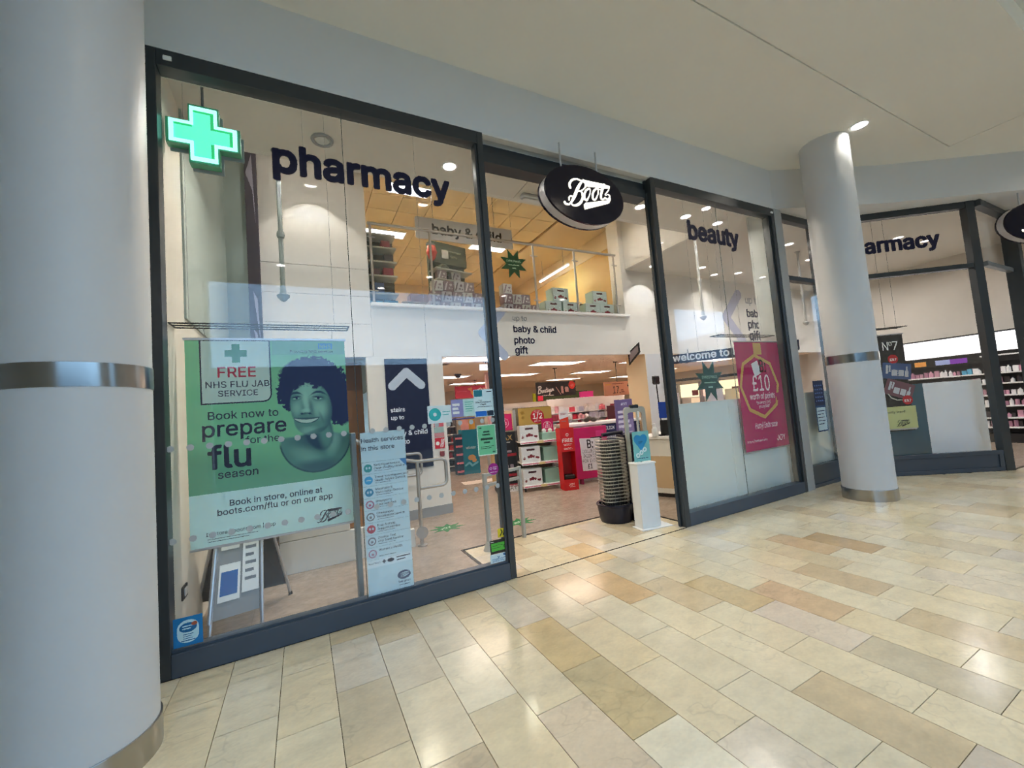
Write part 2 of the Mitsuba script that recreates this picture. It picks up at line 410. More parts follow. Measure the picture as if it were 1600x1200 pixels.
for i in range(-4, 10):
    for j in range(0, 11):
        scene[numbered('ceiling_mezzanine__tile')] = {**tile_d, 'to_world': T().translate([-0.4 + i * 0.56, 6.2 + j * 0.56, MZ])}
mz.part('grid', box(-1, 13.4, 4.4, 16, MZ + 0.02, MZ + 0.06), M('#9c8253', 0.8))
mz.part('plain_border', box(5.24, 13.4, 6.2, 16, MZ - 0.02, MZ + 0.02), M('#dccbab', 0.85))
mz.part('bulkhead', box(6.6, 13.4, 6.34, 16, 5.15, MZ), M('#dccbab', 0.85))
mw = Thing('wall_mezzanine', 'warm cream walls of the upper sales floor', kind='structure')
mw.part('back', box(-1, 13.4, 12.3, 12.4, 3.2, MZ + 0.1), M('#d9cbb0', 0.8))
mw.part('right', box(6.62, 6.72, 6.34, 12.3, 3.2, MZ), M('#cfae74', 0.8))
mw.part('left', box(-1.0, -0.9, 6.34, 12.3, 3.2, MZ), M('#d9cbb0', 0.8))
struct('floor_mezzanine', box(-0.8, 13.4, 6.34, 16, 2.48, 3.2), M('#8a7355', 0.6), 'floor slab of the upper sales floor')
GZ = 2.46
gc = Thing('ceiling_ground', 'peach-toned metal plank ceiling over the ground sales floor', kind='structure')
plank = box(0.004, 1.216, 0.004, 0.296, 0, 0.015, 0.003)
plank_d = mikit.ply(plank, M('#f7e2ca', 0.6))
panels = [(2.72, 6.6), (5.02, 7.45), (7.6, 7.45), (10.2, 7.45), (3.2, 9.75), (5.2, 9.75), (7.75, 9.75), (10.6, 9.75), (4.7, 12.0), (8.3, 12.0), (11.2, 12.0)]
n = 0
rest = []
for j in range(0, 32):
    for i in range(0, 10):
        x, y = 1.9 + i * 1.22 - (j % 2) * 0.61, 6.33 + j * 0.3
        if x > 13.3 or x < 1.3:
            continue
        if n < 130 and y < 10.5:
            scene[numbered('ceiling_ground__plank')] = {**plank_d, 'to_world': T().translate([x, y, GZ])}
            n += 1
        else:
            q = plank.copy(); q.apply_translation((x, y, GZ)); rest.append(q)
gc.part('plank_field', cat(rest), M('#f7e2ca', 0.6), kind='stuff', label='further peach ceiling planks towards the back')

# ------------------------------------------------------------------ setting: shop windows and door head
def win(key, label):
    return Thing(key, label, kind='structure')
w1 = win('window_1', 'tall left shop window in a dark metal frame')
w1.part('stile', box(-0.85, -0.79, FY, 3.5, 0, 4.18, 0.004), FRAME)
w1.part('stile', cat([box(1.59, 1.65, FY, 3.5, 0, 4.18, 0.004), box(1.565, 1.59, 3.40, 3.48, 0.16, 4.06)]), FRAME)
w1.part('head', box(-0.79, 1.59, FY, 3.5, 4.06, 4.18, 0.004), FRAME)
w1.part('bottom_rail', cat([box(-0.79, 1.59, FY, 3.5, 0, 0.145, 0.004), box(-0.79, 1.59, 3.405, 3.48, 0.145, 0.16)]), RAIL)
def pane(t, x0, x1, z0, z1, y=3.42):
    return t.part('pane', upright(extr(sbox(x0, z0, x1, z1), 0.0001), 0, 0, y).slice_plane((0, y - 0.00005, 0), (0, 1, 0)), GLASS)
def sheet(x0, x1, z0, z1, y):
    return trimesh.Trimesh([(x0, y, z0), (x1, y, z0), (x1, y, z1), (x0, y, z1)], [[0, 1, 2], [0, 2, 3]], process=False)
pa = w1.part('pane', sheet(-0.79, 0.384, 0.16, 4.06, 3.42), GLASS)
pb = w1.part('pane', sheet(0.388, 1.59, 0.16, 4.06, 3.42), GLASS)
w1.part('joint', box(0.384, 0.388, 3.416, 3.424, 0.16, 4.06), M('#3c4642', 0.5))
dot = mikit.ply(upright(extr(Point(0, 0).buffer(0.021, quad_segs=5), 0.0006)), M('#b4b9ba', 0.6))
for z in (1.425, 0.83):
    for i in range(23):
        x = -0.775 + 0.1055 * i
        if abs(x - 0.386) > 0.024:
            scene[numbered((pa if x < 0.386 else pb) + '__dot')] = {**dot, 'to_world': T().translate([x, 3.418, z])}
w1.part('sensor_tag', box(-0.75, -0.70, 3.372, 3.38, 4.10, 4.135, 0.003), WHITE)
w2 = win('window_2', 'right shop window with frosted lower half beside the doorway')
w2.part('stile', box(3.85, 3.93, FY, 3.5, 0, 4.18, 0.004), FRAME)
w2.part('stile', cat([box(6.31, 6.38, FY, 3.5, 0, 4.18, 0.004), box(6.27, 6.31, 3.41, 3.5, 0.15, 4.06)]), FRAME)
w2.part('head', box(3.93, 6.31, FY, 3.5, 4.06, 4.18, 0.004), FRAME)
w2.part('bottom_rail', box(3.93, 6.31, FY, 3.5, 0, 0.15, 0.004), RAIL)
w2.part('pane', sheet(3.93, 5.08, 0.15, 4.06, 3.42), GLASS)
w2.part('pane', sheet(5.084, 6.31, 0.15, 4.06, 3.42), GLASS)
w2.part('joint', box(5.08, 5.084, 3.416, 3.424, 0.15, 4.06), M('#6c746f', 0.5))
w2.part('frosted_panel', box(3.93, 5.079, 3.56, 3.566, 0.0, 1.407), FROST)
w2.part('frosted_panel', box(5.085, 6.30, 3.56, 3.566, 0.0, 1.407), FROST)
w2.part('sensor_tag', box(6.29, 6.35, 3.372, 3.38, 4.10, 4.13, 0.003), WHITE)
dh = win('door_1', 'open doorway with a stepped dark roller-shutter head')
dh.part('shutter_head', cat([box(1.65, 3.85, 3.45, 3.62, 3.94, 4.0, 0.004), box(1.65, 3.85, 3.47, 3.62, 4.0, 4.06, 0.004), box(1.65, 3.85, 3.49, 3.62, 4.06, 4.15, 0.004)]), FRAME)
dh.part('guide', box(1.651, 1.672, 3.44, 3.47, 0, 4.0), FRAME)
dh.part('guide', box(3.828, 3.849, 3.44, 3.47, 0, 4.0), FRAME)
dh.part('light_strip', box(1.65, 3.85, 3.38, 3.45, 4.165, 4.18), WALL)
struct('trim_1', box(6.38, 6.56, FY - 0.005, 3.55, 0, 4.19, 0.004), M('#a9acac', 0.45), 'slim pale grey pilaster right of the right shop window')
w3 = win('window_3', 'narrow shop window behind the far column, blue kick panel below')
w3.part('head', box(6.56, 7.50, 3.42, 3.52, 4.08, 4.19, 0.004), FRAME)
w3.part('transom', box(6.56, 7.50, 3.42, 3.52, 3.13, 3.20, 0.004), FRAME)
w3.part('kick_panel', cat([box(6.56, 7.50, 3.43, 3.52, 0.0, 0.31), box(6.56, 7.48, 3.41, 3.43, 0.0, 0.05), box(6.56, 7.48, 3.41, 3.43, 0.27, 0.32)]), RAIL)
w3.part('pane', sheet(6.56, 7.48, 0.32, 3.13, 3.46), GLASS)
w3.part('pane', sheet(6.56, 7.48, 3.20, 4.08, 3.46), GLASS)
w3.part('frosted_panel', box(6.56, 7.62, 3.56, 3.566, 0.0, 1.405), FROST)
LW = math.hypot(C1[0] - C0[0], C1[1] - C0[1])
w4 = Thing('window_4', 'turned bay window beyond the column with a blue kick panel', kind='structure', at=(C0[0], C0[1], 0), u=FD)
w4.part('corner_post', box(-0.02, 0.07, 0.0, 0.1, 0, 4.19, 0.004), FRAME)
w4.part('stile', box(LW - 0.1, LW + 0.02, -0.01, 0.11, 0, 4.19, 0.004), FRAME)
w4.part('head', box(0.07, LW - 0.1, 0.0, 0.1, 4.08, 4.19, 0.004), FRAME)
w4.part('transom', box(0.07, LW - 0.1, 0.0, 0.1, 3.13, 3.20, 0.004), FRAME)
w4.part('kick_panel', cat([box(0.07, LW - 0.1, 0.02, 0.1, 0.0, 0.30), box(0.07, LW - 0.1, 0.0, 0.02, 0.0, 0.06, 0.003), box(0.07, LW - 0.1, -0.005, 0.02, 0.25, 0.31, 0.003), box(LW - 0.16, LW - 0.1, 0.0, 0.02, 0.06, 0.25, 0.003)]), RAIL)
w4.part('pane', sheet(0.07, LW - 0.1, 0.31, 3.13, 0.05), GLASS)
w4.part('pane', sheet(0.07, LW - 0.1, 3.20, 4.08, 0.05), GLASS)
w4.part('teal_panel', box(0.07, 1.60, 0.40, 0.406, 0.0, 1.395), M('#335a68', 0.6))
w4.part('frosted_panel', box(1.60, LW + .1, 0.40, 0.406, 0.0, 1.395), M('#fafafa', 0.6))
dr2 = win('door_2', 'recessed side doorway at the far right with dark posts and transom')
q = np.array(C1) + FD * 0.02
dr2.part('head', box(9.46, 10.70, 2.03, 2.14, 4.08, 4.18, 0.004), FRAME)
dr2.part('transom', box(9.46, 10.70, 2.05, 2.12, 3.13, 3.20, 0.004), M('#666a6c', 0.4))
dr2.part('pane', sheet(9.46, 10.70, 3.20, 4.08, 2.085), GLASS)
dr2.part('post', box(10.68, 10.86, 1.96, 2.14, 0, 4.18, 0.004), FRAME)
w5 = Thing('window_5', 'further shop front at the right edge of the view', kind='structure', at=(10.80, 2.0, 0), u=FD)
w5.part('head', box(0.05, 3.0, 0, 0.1, 4.08, 4.19), FRAME)
w5.part('transom', box(0.05, 3.0, 0, 0.1, 3.13, 3.2), FRAME)
w5.part('stile', box(1.6, 1.72, 0, 0.1, 0, 4.19), FRAME)

# ------------------------------------------------------------------ columns
def column(x, y, label, band=(1.76, 1.87)):
    t = Thing('column', label, 'column')
    t.part('shaft', lathe([(0, 0.0), (0.277, 0.0), (0.277, 4.79), (0, 4.79)], (x, y, 0), 96), COLUMN, smooth=40)
    t.part('steel_base', lathe([(0.276, 0.0), (0.286, 0.0), (0.286, 0.138), (0.283, 0.142), (0.276, 0.142)], (x, y, 0), 96), STEEL, smooth=40)
    t.part('steel_band', lathe([(0.276, band[0]), (0.281, band[0]), (0.281, band[1]), (0.276, band[1])], (x, y, 0), 96), STEEL, smooth=40)
    return t
column(-0.97, 2.741, 'large pale grey round column with steel band at the left edge, closest to the viewer')
column(6.505, 2.714, 'pale grey round column with steel band and base standing right of the doorway')

# ------------------------------------------------------------------ lamps
def downlight(x, y, z, label, group, power=14.0, r=0.07, spot=None, name='downlight'):
    t = Thing(name, label, 'ceiling light', group)
    t.part('trim_ring', lathe([(r, z - 0.004), (r + 0.018, z - 0.004), (r + 0.02, z + 0.004), (r, z + 0.004)], (x, y, 0), 24), WHITE)
    d = lathe([(0, z + 0.001), (r, z + 0.001), (r, z + 0.003), (0, z + 0.003)], (x, y, 0), 24)
    t.part('lens', d, WHITE, emit=(power, power * 0.93, power * 0.80))
    return t
def spot(name, at, to, power, beam=20, cut=55, col=(1, 0.93, 0.8), weight=1.5):
    scene[name] = {'type': 'spot', 'to_world': T().look_at(origin=at, target=to, up=(0, 1, 0.01)), 'cutoff_angle': cut, 'beam_width': beam, 'sampling_weight': weight,
                   'intensity': {'type': 'rgb', 'value': [power * c for c in col]}}
downlight(6.51, 2.30, 4.778, 'lit round downlight in the mall ceiling beside the top of the right column', None, 60, 0.085)
spot('column_beam', (6.51, 2.30, 4.765), (6.51, 2.36, 0), 1.7, 45, 74)
for x, y in ((0.25, 0.49), (1.93, 0.46), (4.2, 0.46), (-0.27, -3.0), (3.0, -3.0), (7.4, 0.5), (10.4, 0.5), (13.0, -0.6)):
    z = 5.018
    if y > 0:
        spot('mall_beam_%d' % int(x * 100), (x, y, 4.98), (x, y + .2, 0), 3.4, 35, 68, (1, .86, .66), 1.5)
    downlight(x, y, z, 'round downlight in the raised mall ceiling, seen only as a reflection in the glass', 'mall ceiling downlights', 30, 0.085)
for i, (x, lab) in enumerate(((1.54, 'bright downlight in the low soffit right above the letters at the end of pharmacy'), (4.34, 'bright downlight in the doorway soffit right of the hanging oval sign'),
                              (5.27, 'bright downlight in the soffit just left of the word beauty'), (6.00, 'downlight in the soffit behind the right end of the word beauty'))):
    downlight(x, 4.03, 4.198, lab, None, 26, 0.07)
t = Thing('ceiling_ring', 'unlit round ceiling fitting in the soffit above the letter h of pharmacy', 'ceiling light')
t.part('ring', tube([(0.28 + 0.085 * math.cos(a), 4.03 + 0.085 * math.sin(a), 4.192) for a in np.linspace(0, 2 * math.pi, 24, endpoint=False)], 0.016, 8, True), GREY)
t.part('lens', cyl(0.28, 4.03, 4.185, 4.199, 0.06), M('#c4c6c0', 0.3))
for x, y in ((7.70, 5.63), (8.46, 5.90), (8.97, 5.66), (6.5, 5.85), (8.3, 4.2), (9.8, 4.6), (11.2, 3.2), (12.2, 4.8), (11.9, 1.9), (10.3, 3.3)):
    downlight(x, y, 4.198, 'round downlight in the low white ceiling over the beauty area', 'beauty area downlights', 22, 0.07)
NEUTRAL = (1, 0.95, 0.87)
spot('wall_washer_a', (0.24, 5.83, 5.0), (0.24, 5.9, 0), 3.2, 38, 46, NEUTRAL)
spot('wall_washer_f', (0.2, 5.0, 5.5), (0.0, 6.1, 3.0), 3.5, 25, 62, NEUTRAL)
spot('wall_washer_b', (5.2, 5.3, 5.5), (5.2, 5.9, 2), 6, 20, 58, NEUTRAL)
spot('wall_washer_d', (2.8, 5.2, 5.5), (2.8, 5.8, 2), 5, 20, 60, NEUTRAL)
spot('wall_washer_c', (6.45, 5.9, 4.15), (6.45, 6.0, 0), 4, 40, 52, NEUTRAL)
spot('wall_washer_e', (8.4, 5.7, 4.15), (8.4, 6.1, 0), 5, 20, 60, NEUTRAL)
for i, (x, w) in enumerate(((1.54, 6), (4.34, 3), (5.6, 6), (0.0, 9))):
    spot('soffit_beam_%d' % i, (x, 4.03, 4.18), (x, 4.1, 0), w, 35, 75, NEUTRAL)
for i, (x, y, w) in enumerate(((9.9, 4.5, 7), (11.6, 3.4, 7), (11.9, 5.2, 5), (8.0, 4.6, 5))):
    spot('beauty_beam_%d' % i, (x, y, 4.15), (x + .2, y, 0), w, 45, 80, (1, .96, .93))
warm = (1.0, 0.72, 0.46)
def ceiling_panel(name, x, y, z, label, group, power, col, sx=1.16, sy=0.55):
    t = Thing(name, label, 'ceiling light', group)
    t.part('frame', extr(rrect(-sx / 2 - .025, sx / 2 + .025, -sy / 2 - .025, sy / 2 + .025).difference(sbox(-sx / 2, -sy / 2, sx / 2, sy / 2)), 0.02).apply_translation((x, y, z - 0.022)), WHITE)
    t.part('diffuser', box(x - sx / 2 + 0.01, x + sx / 2 - 0.01, y - sy / 2 + 0.01, y + sy / 2 - 0.01, z - 0.016, z - 0.012), WHITE, emit=[power * c for c in col], weight=1.0)
    t.part('louvre', box(x - sx / 2, x + sx / 2, y - .008, y + .008, z - 0.022, z - 0.016), WHITE)
    return t
for i, (x, y) in enumerate(panels):
    ceiling_panel('light_panel', x, y, GZ, 'lit rectangular light panel in the peach ceiling of the ground sales floor', 'light panels over the ground sales floor', 8.5, (1, 0.82, 0.66))
for x, y, lab in ((1.88, 7.02, 'yellow lit ceiling panel behind the letters m and a of pharmacy'), (1.75, 8.9, 'yellow lit ceiling panel above the tall shelf at the left of the upper floor'),
                  (4.3, 9.0, 'yellow lit ceiling panel just below the right end of the grey hanging sign')):
    ceiling_panel('upper_light_panel', x, y, MZ, lab, None, 190, (1, 0.91, 0.72), 0.7 if y < 8 else 0.9, 0.3)
t = Thing('upper_strip_light', 'white strip light on the upper floor ceiling beside the balustrade corner', 'ceiling light')
t.part('body', box(6.1, 6.16, 8.2, 9.6, 5.05, 5.09), WHITE); t.part('tube', box(6.105, 6.155, 8.22, 9.58, 5.03, 5.05), WHITE, emit=(60, 52, 40), weight=0.7)
for x in (6.12,):
    t.part('bracket', rod((x, 8.4, 5.09), (x, 8.4, MZ - .021), .006), GREY); t.part('bracket', rod((x, 9.4, 5.09), (x, 9.4, MZ - .021), .006), GREY)
t = Thing('emergency_light', 'silver bulkhead emergency light fixed to the doorway soffit', 'light fitting', at=(2.72, 4.27, 4.2))
t.part('body', box(-0.16, 0.16, -0.05, 0.05, -0.055, 0, 0.015), ALU); t.part('diffuser', box(-0.14, 0.14, -0.038, 0.038, -0.075, -0.055, 0.008), M('#dcdcda', 0.25))
# sprinkler-like drop rods with dome tips
def drop_rod(x, y, z0, z1, label, m):
    t = Thing('ceiling_drop_rod', label, 'ceiling sensor', at=(x, y, 0))
    t.part('rose', lathe([(0, z1 - .03), (.03, z1 - .03), (.055, z1 - .002), (.055, z1), (0, z1)], n=20), m)
    t.part('pipe', rod((0, 0, z0 + .1), (0, 0, z1), 0.021, 12), m)
    t.part('coupling', lathe([(0, z0 + .62), (.03, z0 + .63), (.036, z0 + .66), (.03, z0 + .69), (0, z0 + .70)], n=16), m)
    t.part('dome', lathe([(0, z0), (.025, z0 + .012), (.055, z0 + .05), (.055, z0 + .065), (.028, z0 + .085), (.022, z0 + .16), (0, z0 + .16)], n=20), m, smooth=40)
PIPE = M('#6d7672', 0.4); PIPEW = M('#c8c6c0', 0.4)
drop_rod(-0.11, 4.36, 2.7, 4.2, 'grey ceiling drop rod with dome tip hanging left behind the pharmacy window', PIPE)
drop_rod(5.86, 4.36, 2.7, 4.2, 'white ceiling drop rod with dome tip hanging below the word beauty', PIPEW)
drop_rod(8.95, 4.4, 2.7, 4.2, 'white ceiling drop rod seen through the narrow window left of the far column', PIPEW)

# ------------------------------------------------------------------ fascia lettering on the glass
def letters(name, label, s, x0, x1, z0, grow, y=None, at=None, u=(1, 0), depth=0.012):
    p = text_poly(s, grow)
    a, _, b, _ = p.bounds
    k = (x1 - x0) / (b - a)
    t = Thing(name, label, 'sign lettering', at=at, u=u)
    for g in sorted(getattr(p, 'geoms', [p]), key=lambda g: g.bounds[0]):
        q = shapely.affinity.affine_transform(g, [k, 0, 0, k, x0 - a * k, z0])
        t.part('letter', upright(extr(q, depth), 0, 0, y), NAVY)
    return t
letters('window_lettering', 'dark navy lettering pharmacy across the large left window', 'pharmacy', -0.12, 1.29, 3.46, 0.055, 3.418)
letters('window_lettering', 'dark navy lettering beauty on the right window beside the doorway', 'beauty', 4.475, 5.50, 3.505, 0.05, 3.418)
letters('window_lettering', 'dark navy lettering on the turned bay window, its start hidden by the column', 'pharmacy', 0.42, 1.86, 3.55, 0.055, 0.045, (C0[0], C0[1], 0), FD)

# ------------------------------------------------------------------ hanging signs
t = Thing('pharmacy_cross_sign', 'glowing green pharmacy cross hanging in the left window', 'sign')
def crossp(x, z, a, w):
    return unary_union([sbox(x - a, z - w, x + a, z + w), sbox(x - w, z - a, x + w, z + a)])
cx, cz = -0.555, 3.70
t.part('case', plate(crossp(cx, cz, 0.225, 0.093), 3.60, 0.07), M('#3f8f6a', 0.4))
t.part('backplate', plate(crossp(cx + .012, cz - .02, 0.228, 0.096), 3.615, 0.012), M('#7c8583', 0.4))
t.part('rim', plate(crossp(cx, cz, 0.205, 0.082).difference(crossp(cx, cz, 0.178, 0.062)), 3.53, 0.012), M('#9be8d0', 0.4), emit=(0.45, 1.6, 1.3))
t.part('face', plate(crossp(cx, cz, 0.178, 0.062), 3.53, 0.003), M('#3fd0a0', 0.4), emit=(0.10, 0.72, 0.47), weight=0.3)
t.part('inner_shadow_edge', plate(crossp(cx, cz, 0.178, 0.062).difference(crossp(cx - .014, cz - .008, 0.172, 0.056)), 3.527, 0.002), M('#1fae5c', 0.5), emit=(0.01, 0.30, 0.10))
t.part('hanging_rod', rod((cx - .01, 3.57, cz + 0.2), (cx - .01, 3.57, 4.2), 0.009), DKGREY)

def oval_sign(label, at, u, rods):
    t = Thing('oval_sign', label, 'sign', at=at, u=u)
    ring = lambda rx, rz, y0, y1: upright(extr(ell(0, 0, rx, rz, 20), y1 - y0), 0, 0, y1)
    t.part('case', ring(0.50, 0.305, -0.05, 0.05), M('#c9c4c6', 0.35))
    t.part('face', cat([ring(0.503, 0.308, -0.075, -0.05)]), M('#04061f', 0.15, 0.0, 0.35))
    t.part('back_face', ring(0.503, 0.308, 0.05, 0.075), M('#04061f', 0.15, 0.0, 0.35))
    t.part('script_logo', plate(logo(0.0, 0.005, 0.62), -0.075, 0.006), WHITE, emit=(1.25, 1.15, 0.85))
    for x in rods:
        t.part('hanging_rod', rod((x, 0, 0.27), (x, 0, 0.56), 0.010), ALU)
oval_sign('navy oval shop sign with glowing script hanging over the doorway', (2.715, 3.29, 3.66), (1, 0), (-0.235, 0.235))
oval_sign('navy oval shop sign cut off by the right edge of the picture', (10.0, 1.62, 3.70), FD, (-0.2, 0.2))

# ------------------------------------------------------------------ posters in the left window
def blob(x, z, cx, cz, rx, rz, deg=0.0, soft=0.25):
    a = math.radians(deg)
    dx, dz = x - cx, z - cz
    u = (dx * math.cos(a) + dz * math.sin(a)) / rx
    v = (-dx * math.sin(a) + dz * math.cos(a)) / rz
    return smoothstep(1 + soft, 1 - soft, dr.sqrt(u * u + v * v))
def portrait(p, n, uv):
    """a printed two-tone portrait: smiling woman with short curly dark hair, looking up to the side"""
    x, z = p.x, p.z
    wob = (noise(x * 55, z * 55, 3) - 0.5) * 0.040 + (noise(x * 130, z * 130, 8) - 0.5) * 0.022
    bg = mix((0.22, 0.60, 0.33), (0.20, 0.54, 0.30), smoothstep(-0.7, 0.3, x))
    bg = mix(bg, (0.10, 0.30, 0.20), smoothstep(1.32, 1.10, z + x * 0.25) * 0.6)
    hair, mid, lite, dark = (0.006, 0.014, 0.075), (0.10, 0.27, 0.23), (0.32, 0.62, 0.50), (0.018, 0.06, 0.11)
    out = bg
    neckline = blob(x, z, 0.095, 1.40, 0.255, 0.265, 0, 0.03) * smoothstep(0.012, -0.012, z - 1.425 - 0.30 * dr.maximum(0.0, 0.155 - dr.abs(x - 0.115)))
    skin = mix(mid, dark, blob(x, z, 0.11, 1.42, 0.16, 0.10, 0, 0.7) * 0.85)
    skin = mix(skin, lite, blob(x, z, 0.225, 1.36, 0.045, 0.09, -15, 0.7) * 0.55)
    skin = mix(skin, lite, blob(x, z, 0.02, 1.27, 0.10, 0.05, -30, 0.8) * 0.35)
    skin = mix(skin, dark, blob(x, z, 0.10, 1.17, 0.16, 0.05, 0, 0.7) * 0.7)
    out = mix(out, (0.02, 0.07, 0.10), blob(x, z, 0.095, 1.395, 0.264, 0.272, 0, 0.02) * smoothstep(1.40, 1.34, z))
    out = mix(out, skin, neckline)
    neck = blob(x, z, 0.115, 1.47, 0.105, 0.17, 12, 0.12)
    out = mix(out, dark, neck)
    out = mix(out, mid, neck * blob(x, z, 0.17, 1.42, 0.05, 0.14, 10, 0.6))
    xh, zh = x + wob, z + wob * 0.9
    h = dr.maximum(blob(xh, zh, 0.10, 1.86, 0.262, 0.215, -12, 0.04), blob(xh, zh, 0.275, 1.72, 0.135, 0.225, 8, 0.04))
    h = dr.maximum(h, blob(xh, zh, -0.085, 1.77, 0.085, 0.135, 10, 0.05))
    out = mix(out, hair, h)
    face = blob(x, z, 0.072, 1.655, 0.152, 0.222, 9, 0.05)
    face = dr.maximum(face, blob(x, z, 0.055, 1.56, 0.115, 0.13, 5, 0.06))
    fcol = mix(mid, lite, blob(x, z, 0.045, 1.80, 0.075, 0.09, 0, 0.7) * 0.75)
    fcol = mix(fcol, lite, blob(x, z, 0.135, 1.64, 0.055, 0.065, 20, 0.8) * 0.75)
    fcol = mix(fcol, lite, blob(x, z, -0.035, 1.655, 0.032, 0.05, 0, 0.8) * 0.6)
    fcol = mix(fcol, lite, blob(x, z, 0.045, 1.465, 0.055, 0.035, 0, 0.7) * 0.5)
    fcol = mix(fcol, lite, blob(x, z, 0.035, 1.695, 0.022, 0.075, 6, 0.6) * 0.8)
    fcol = mix(fcol, dark, smoothstep(0.15, 0.24, x - 0.15 * (z - 1.6)) * 0.85)
    fcol = mix(fcol, dark, blob(x, z + 9 * (x + 0.04) * (x + 0.04), -0.04, 1.782, 0.042, 0.010, 4, 0.5))       # brows
    fcol = mix(fcol, dark, blob(x, z + 7 * (x - 0.13) * (x - 0.13), 0.13, 1.782, 0.055, 0.010, -3, 0.5))
    fcol = mix(fcol, dark, blob(x, z, -0.035, 1.74, 0.036, 0.022, 8, 0.5) * 0.55)   # sockets
    fcol = mix(fcol, dark, blob(x, z, 0.125, 1.73, 0.046, 0.024, -6, 0.5) * 0.55)
    fcol = mix(fcol, lite, blob(x, z, -0.037, 1.735, 0.022, 0.007, 6, 0.4) * 0.9)
    fcol = mix(fcol, lite, blob(x, z, 0.122, 1.727, 0.028, 0.008, -6, 0.4) * 0.9)
    fcol = mix(fcol, hair, blob(x, z, -0.034, 1.737, 0.009, 0.009, 0, 0.3))
    fcol = mix(fcol, hair, blob(x, z, 0.125, 1.729, 0.011, 0.010, 0, 0.3))
    fcol = mix(fcol, hair, blob(x, z, -0.036, 1.747, 0.028, 0.004, 8, 0.5))
    fcol = mix(fcol, hair, blob(x, z, 0.123, 1.739, 0.034, 0.004, -8, 0.5))
    fcol = mix(fcol, lite, blob(x, z, 0.028, 1.632, 0.030, 0.018, 0, 0.6) * 0.8)    # nose
    fcol = mix(fcol, dark, blob(x, z + 6 * (x - .03) * (x - .03), 0.030, 1.611, 0.040, 0.007, 0, 0.8) * 0.7)
    fcol = mix(fcol, dark, blob(x, z, 0.068, 1.66, 0.014, 0.06, 10, 0.9) * 0.45)
    fcol = mix(fcol, dark, blob(x, z, 0.000, 1.610, 0.010, 0.007, 0, 0.4) + blob(x, z, 0.057, 1.607, 0.011, 0.007, 0, 0.4))
    mx = (x - 0.030) / 0.098                                                            # a wide smile, corners up
    mc = 1.541 + 0.030 * mx * mx - 0.004 * mx
    th = dr.maximum(0.0, 1 - mx * mx)
    fcol = mix(fcol, dark, smoothstep(0.010, -0.004, dr.abs(z - mc - 0.004) - 0.026 * th) * 0.8 * smoothstep(1.05, 0.95, dr.abs(mx)))
    fcol = mix(fcol, (0.50, 0.68, 0.60), smoothstep(0.003, -0.003, dr.abs(z - mc - 0.004) - 0.0135 * th) * smoothstep(0.92, 0.82, dr.abs(mx)))
    fcol = mix(fcol, mid, smoothstep(0.008, -0.004, dr.abs(z - mc + 0.026) - 0.012 * th) * smoothstep(0.8, 0.7, dr.abs(mx)))
    fcol = mix(fcol, dark, blob(x, z, -0.078, 1.58, 0.010, 0.035, -20, 0.9) * 0.35)
    fcol = mix(fcol, dark, blob(x, z, 0.140, 1.575, 0.010, 0.038, 18, 0.9) * 0.35)
    fcol = mix(fcol, dark, blob(x, z, 0.09, 1.45, 0.12, 0.02, 18, 0.6) * 0.5)
    out = mix(out, fcol, face * smoothstep(1.865, 1.835, z + wob + 0.4 * dr.abs(x - 0.03) * 0.35))
    fr = blob(x + wob * .6, z + wob * .6, 0.10, 1.855, 0.028, 0.05, 20, 0.15)
    out = mix(out, hair, dr.maximum(fr, blob(xh, zh, -0.07, 1.86, 0.07, 0.045, -25, 0.1)))
    return out
MP('poster_portrait', portrait, 0.5, 0.3)
PY = 3.745
t = Thing('flu_poster', 'large green poster about flu jabs with a smiling curly-haired woman, in the left window', 'poster')
t.part('sheet', box(-0.750, 0.349, PY, PY + 0.002, 0.675, 2.215), M('#d6f7f0', 0.5))
t.part('portrait_print', box(-0.750, 0.349, PY - 0.001, PY, 1.065, 2.215), 'poster_portrait')
t.part('header_print', plate(sbox(-0.193, 2.095, 0.349, 2.215), PY - 0.001, 0.0006), M('#79b59a', 0.5))
fr = rrect(-0.664, -0.205, 1.722, 2.40, 0.06).intersection(sbox(-1, 1, 1, 2.215)).union(sbox(-0.664, 1.722, -0.5, 2.215))
t.part('offer_panel', plate(fr, PY - 0.001, 0.0006), M('#c4dcd0', 0.5))
ink = unary_union([fr.difference(fr.buffer(-0.010)).intersection(sbox(-1, 1, 1, 2.21)),
    tpoly('NHS FLU JAB', -0.632, 1.846, w=0.412, grow=0.012), tpoly('SERVICE', -0.556, 1.779, w=0.256, grow=0.012),
    tpoly('Book now to', -0.623, 1.608, w=0.456, grow=0.012), tpoly('prepare', -0.661, 1.482, w=0.547, grow=0.02), tpoly('for the', -0.393, 1.408, w=0.227), tpoly('flu', -0.633, 1.244, w=0.272, grow=0.03), tpoly('season', -0.573, 1.167, w=0.255, grow=0.012),
    tpoly('Book in store, online at', -0.508, 0.958, w=0.629, grow=0.015), tpoly('boots.com/flu or on our app', -0.585, 0.898, w=0.781, grow=0.015), tpoly('In store | boots.com | App', -0.657, 0.760, w=0.44),
    logo(0.163, 0.765, 0.19), tpoly('Providing NHS services', -0.066, 2.111, w=0.32, grow=0.01)] + [sbox(-0.65, 0.735 - .018 * i, -0.33 - .06 * i, 0.738 - .018 * i) for i in range(2)])
t.part('lettering', plate(ink, PY - 0.0016, 0.0006), DARKTXT)
t.part('free_lettering', plate(tpoly('FREE', -0.555, 1.925, w=0.247, grow=0.02), PY - 0.0016, 0.0006), M('#b3283c', 0.5))
t.part('green_cross', plate(crossp(-0.435, 2.108, 0.072, 0.026), PY - 0.0016, 0.0006), M('#0d7a3c', 0.5))
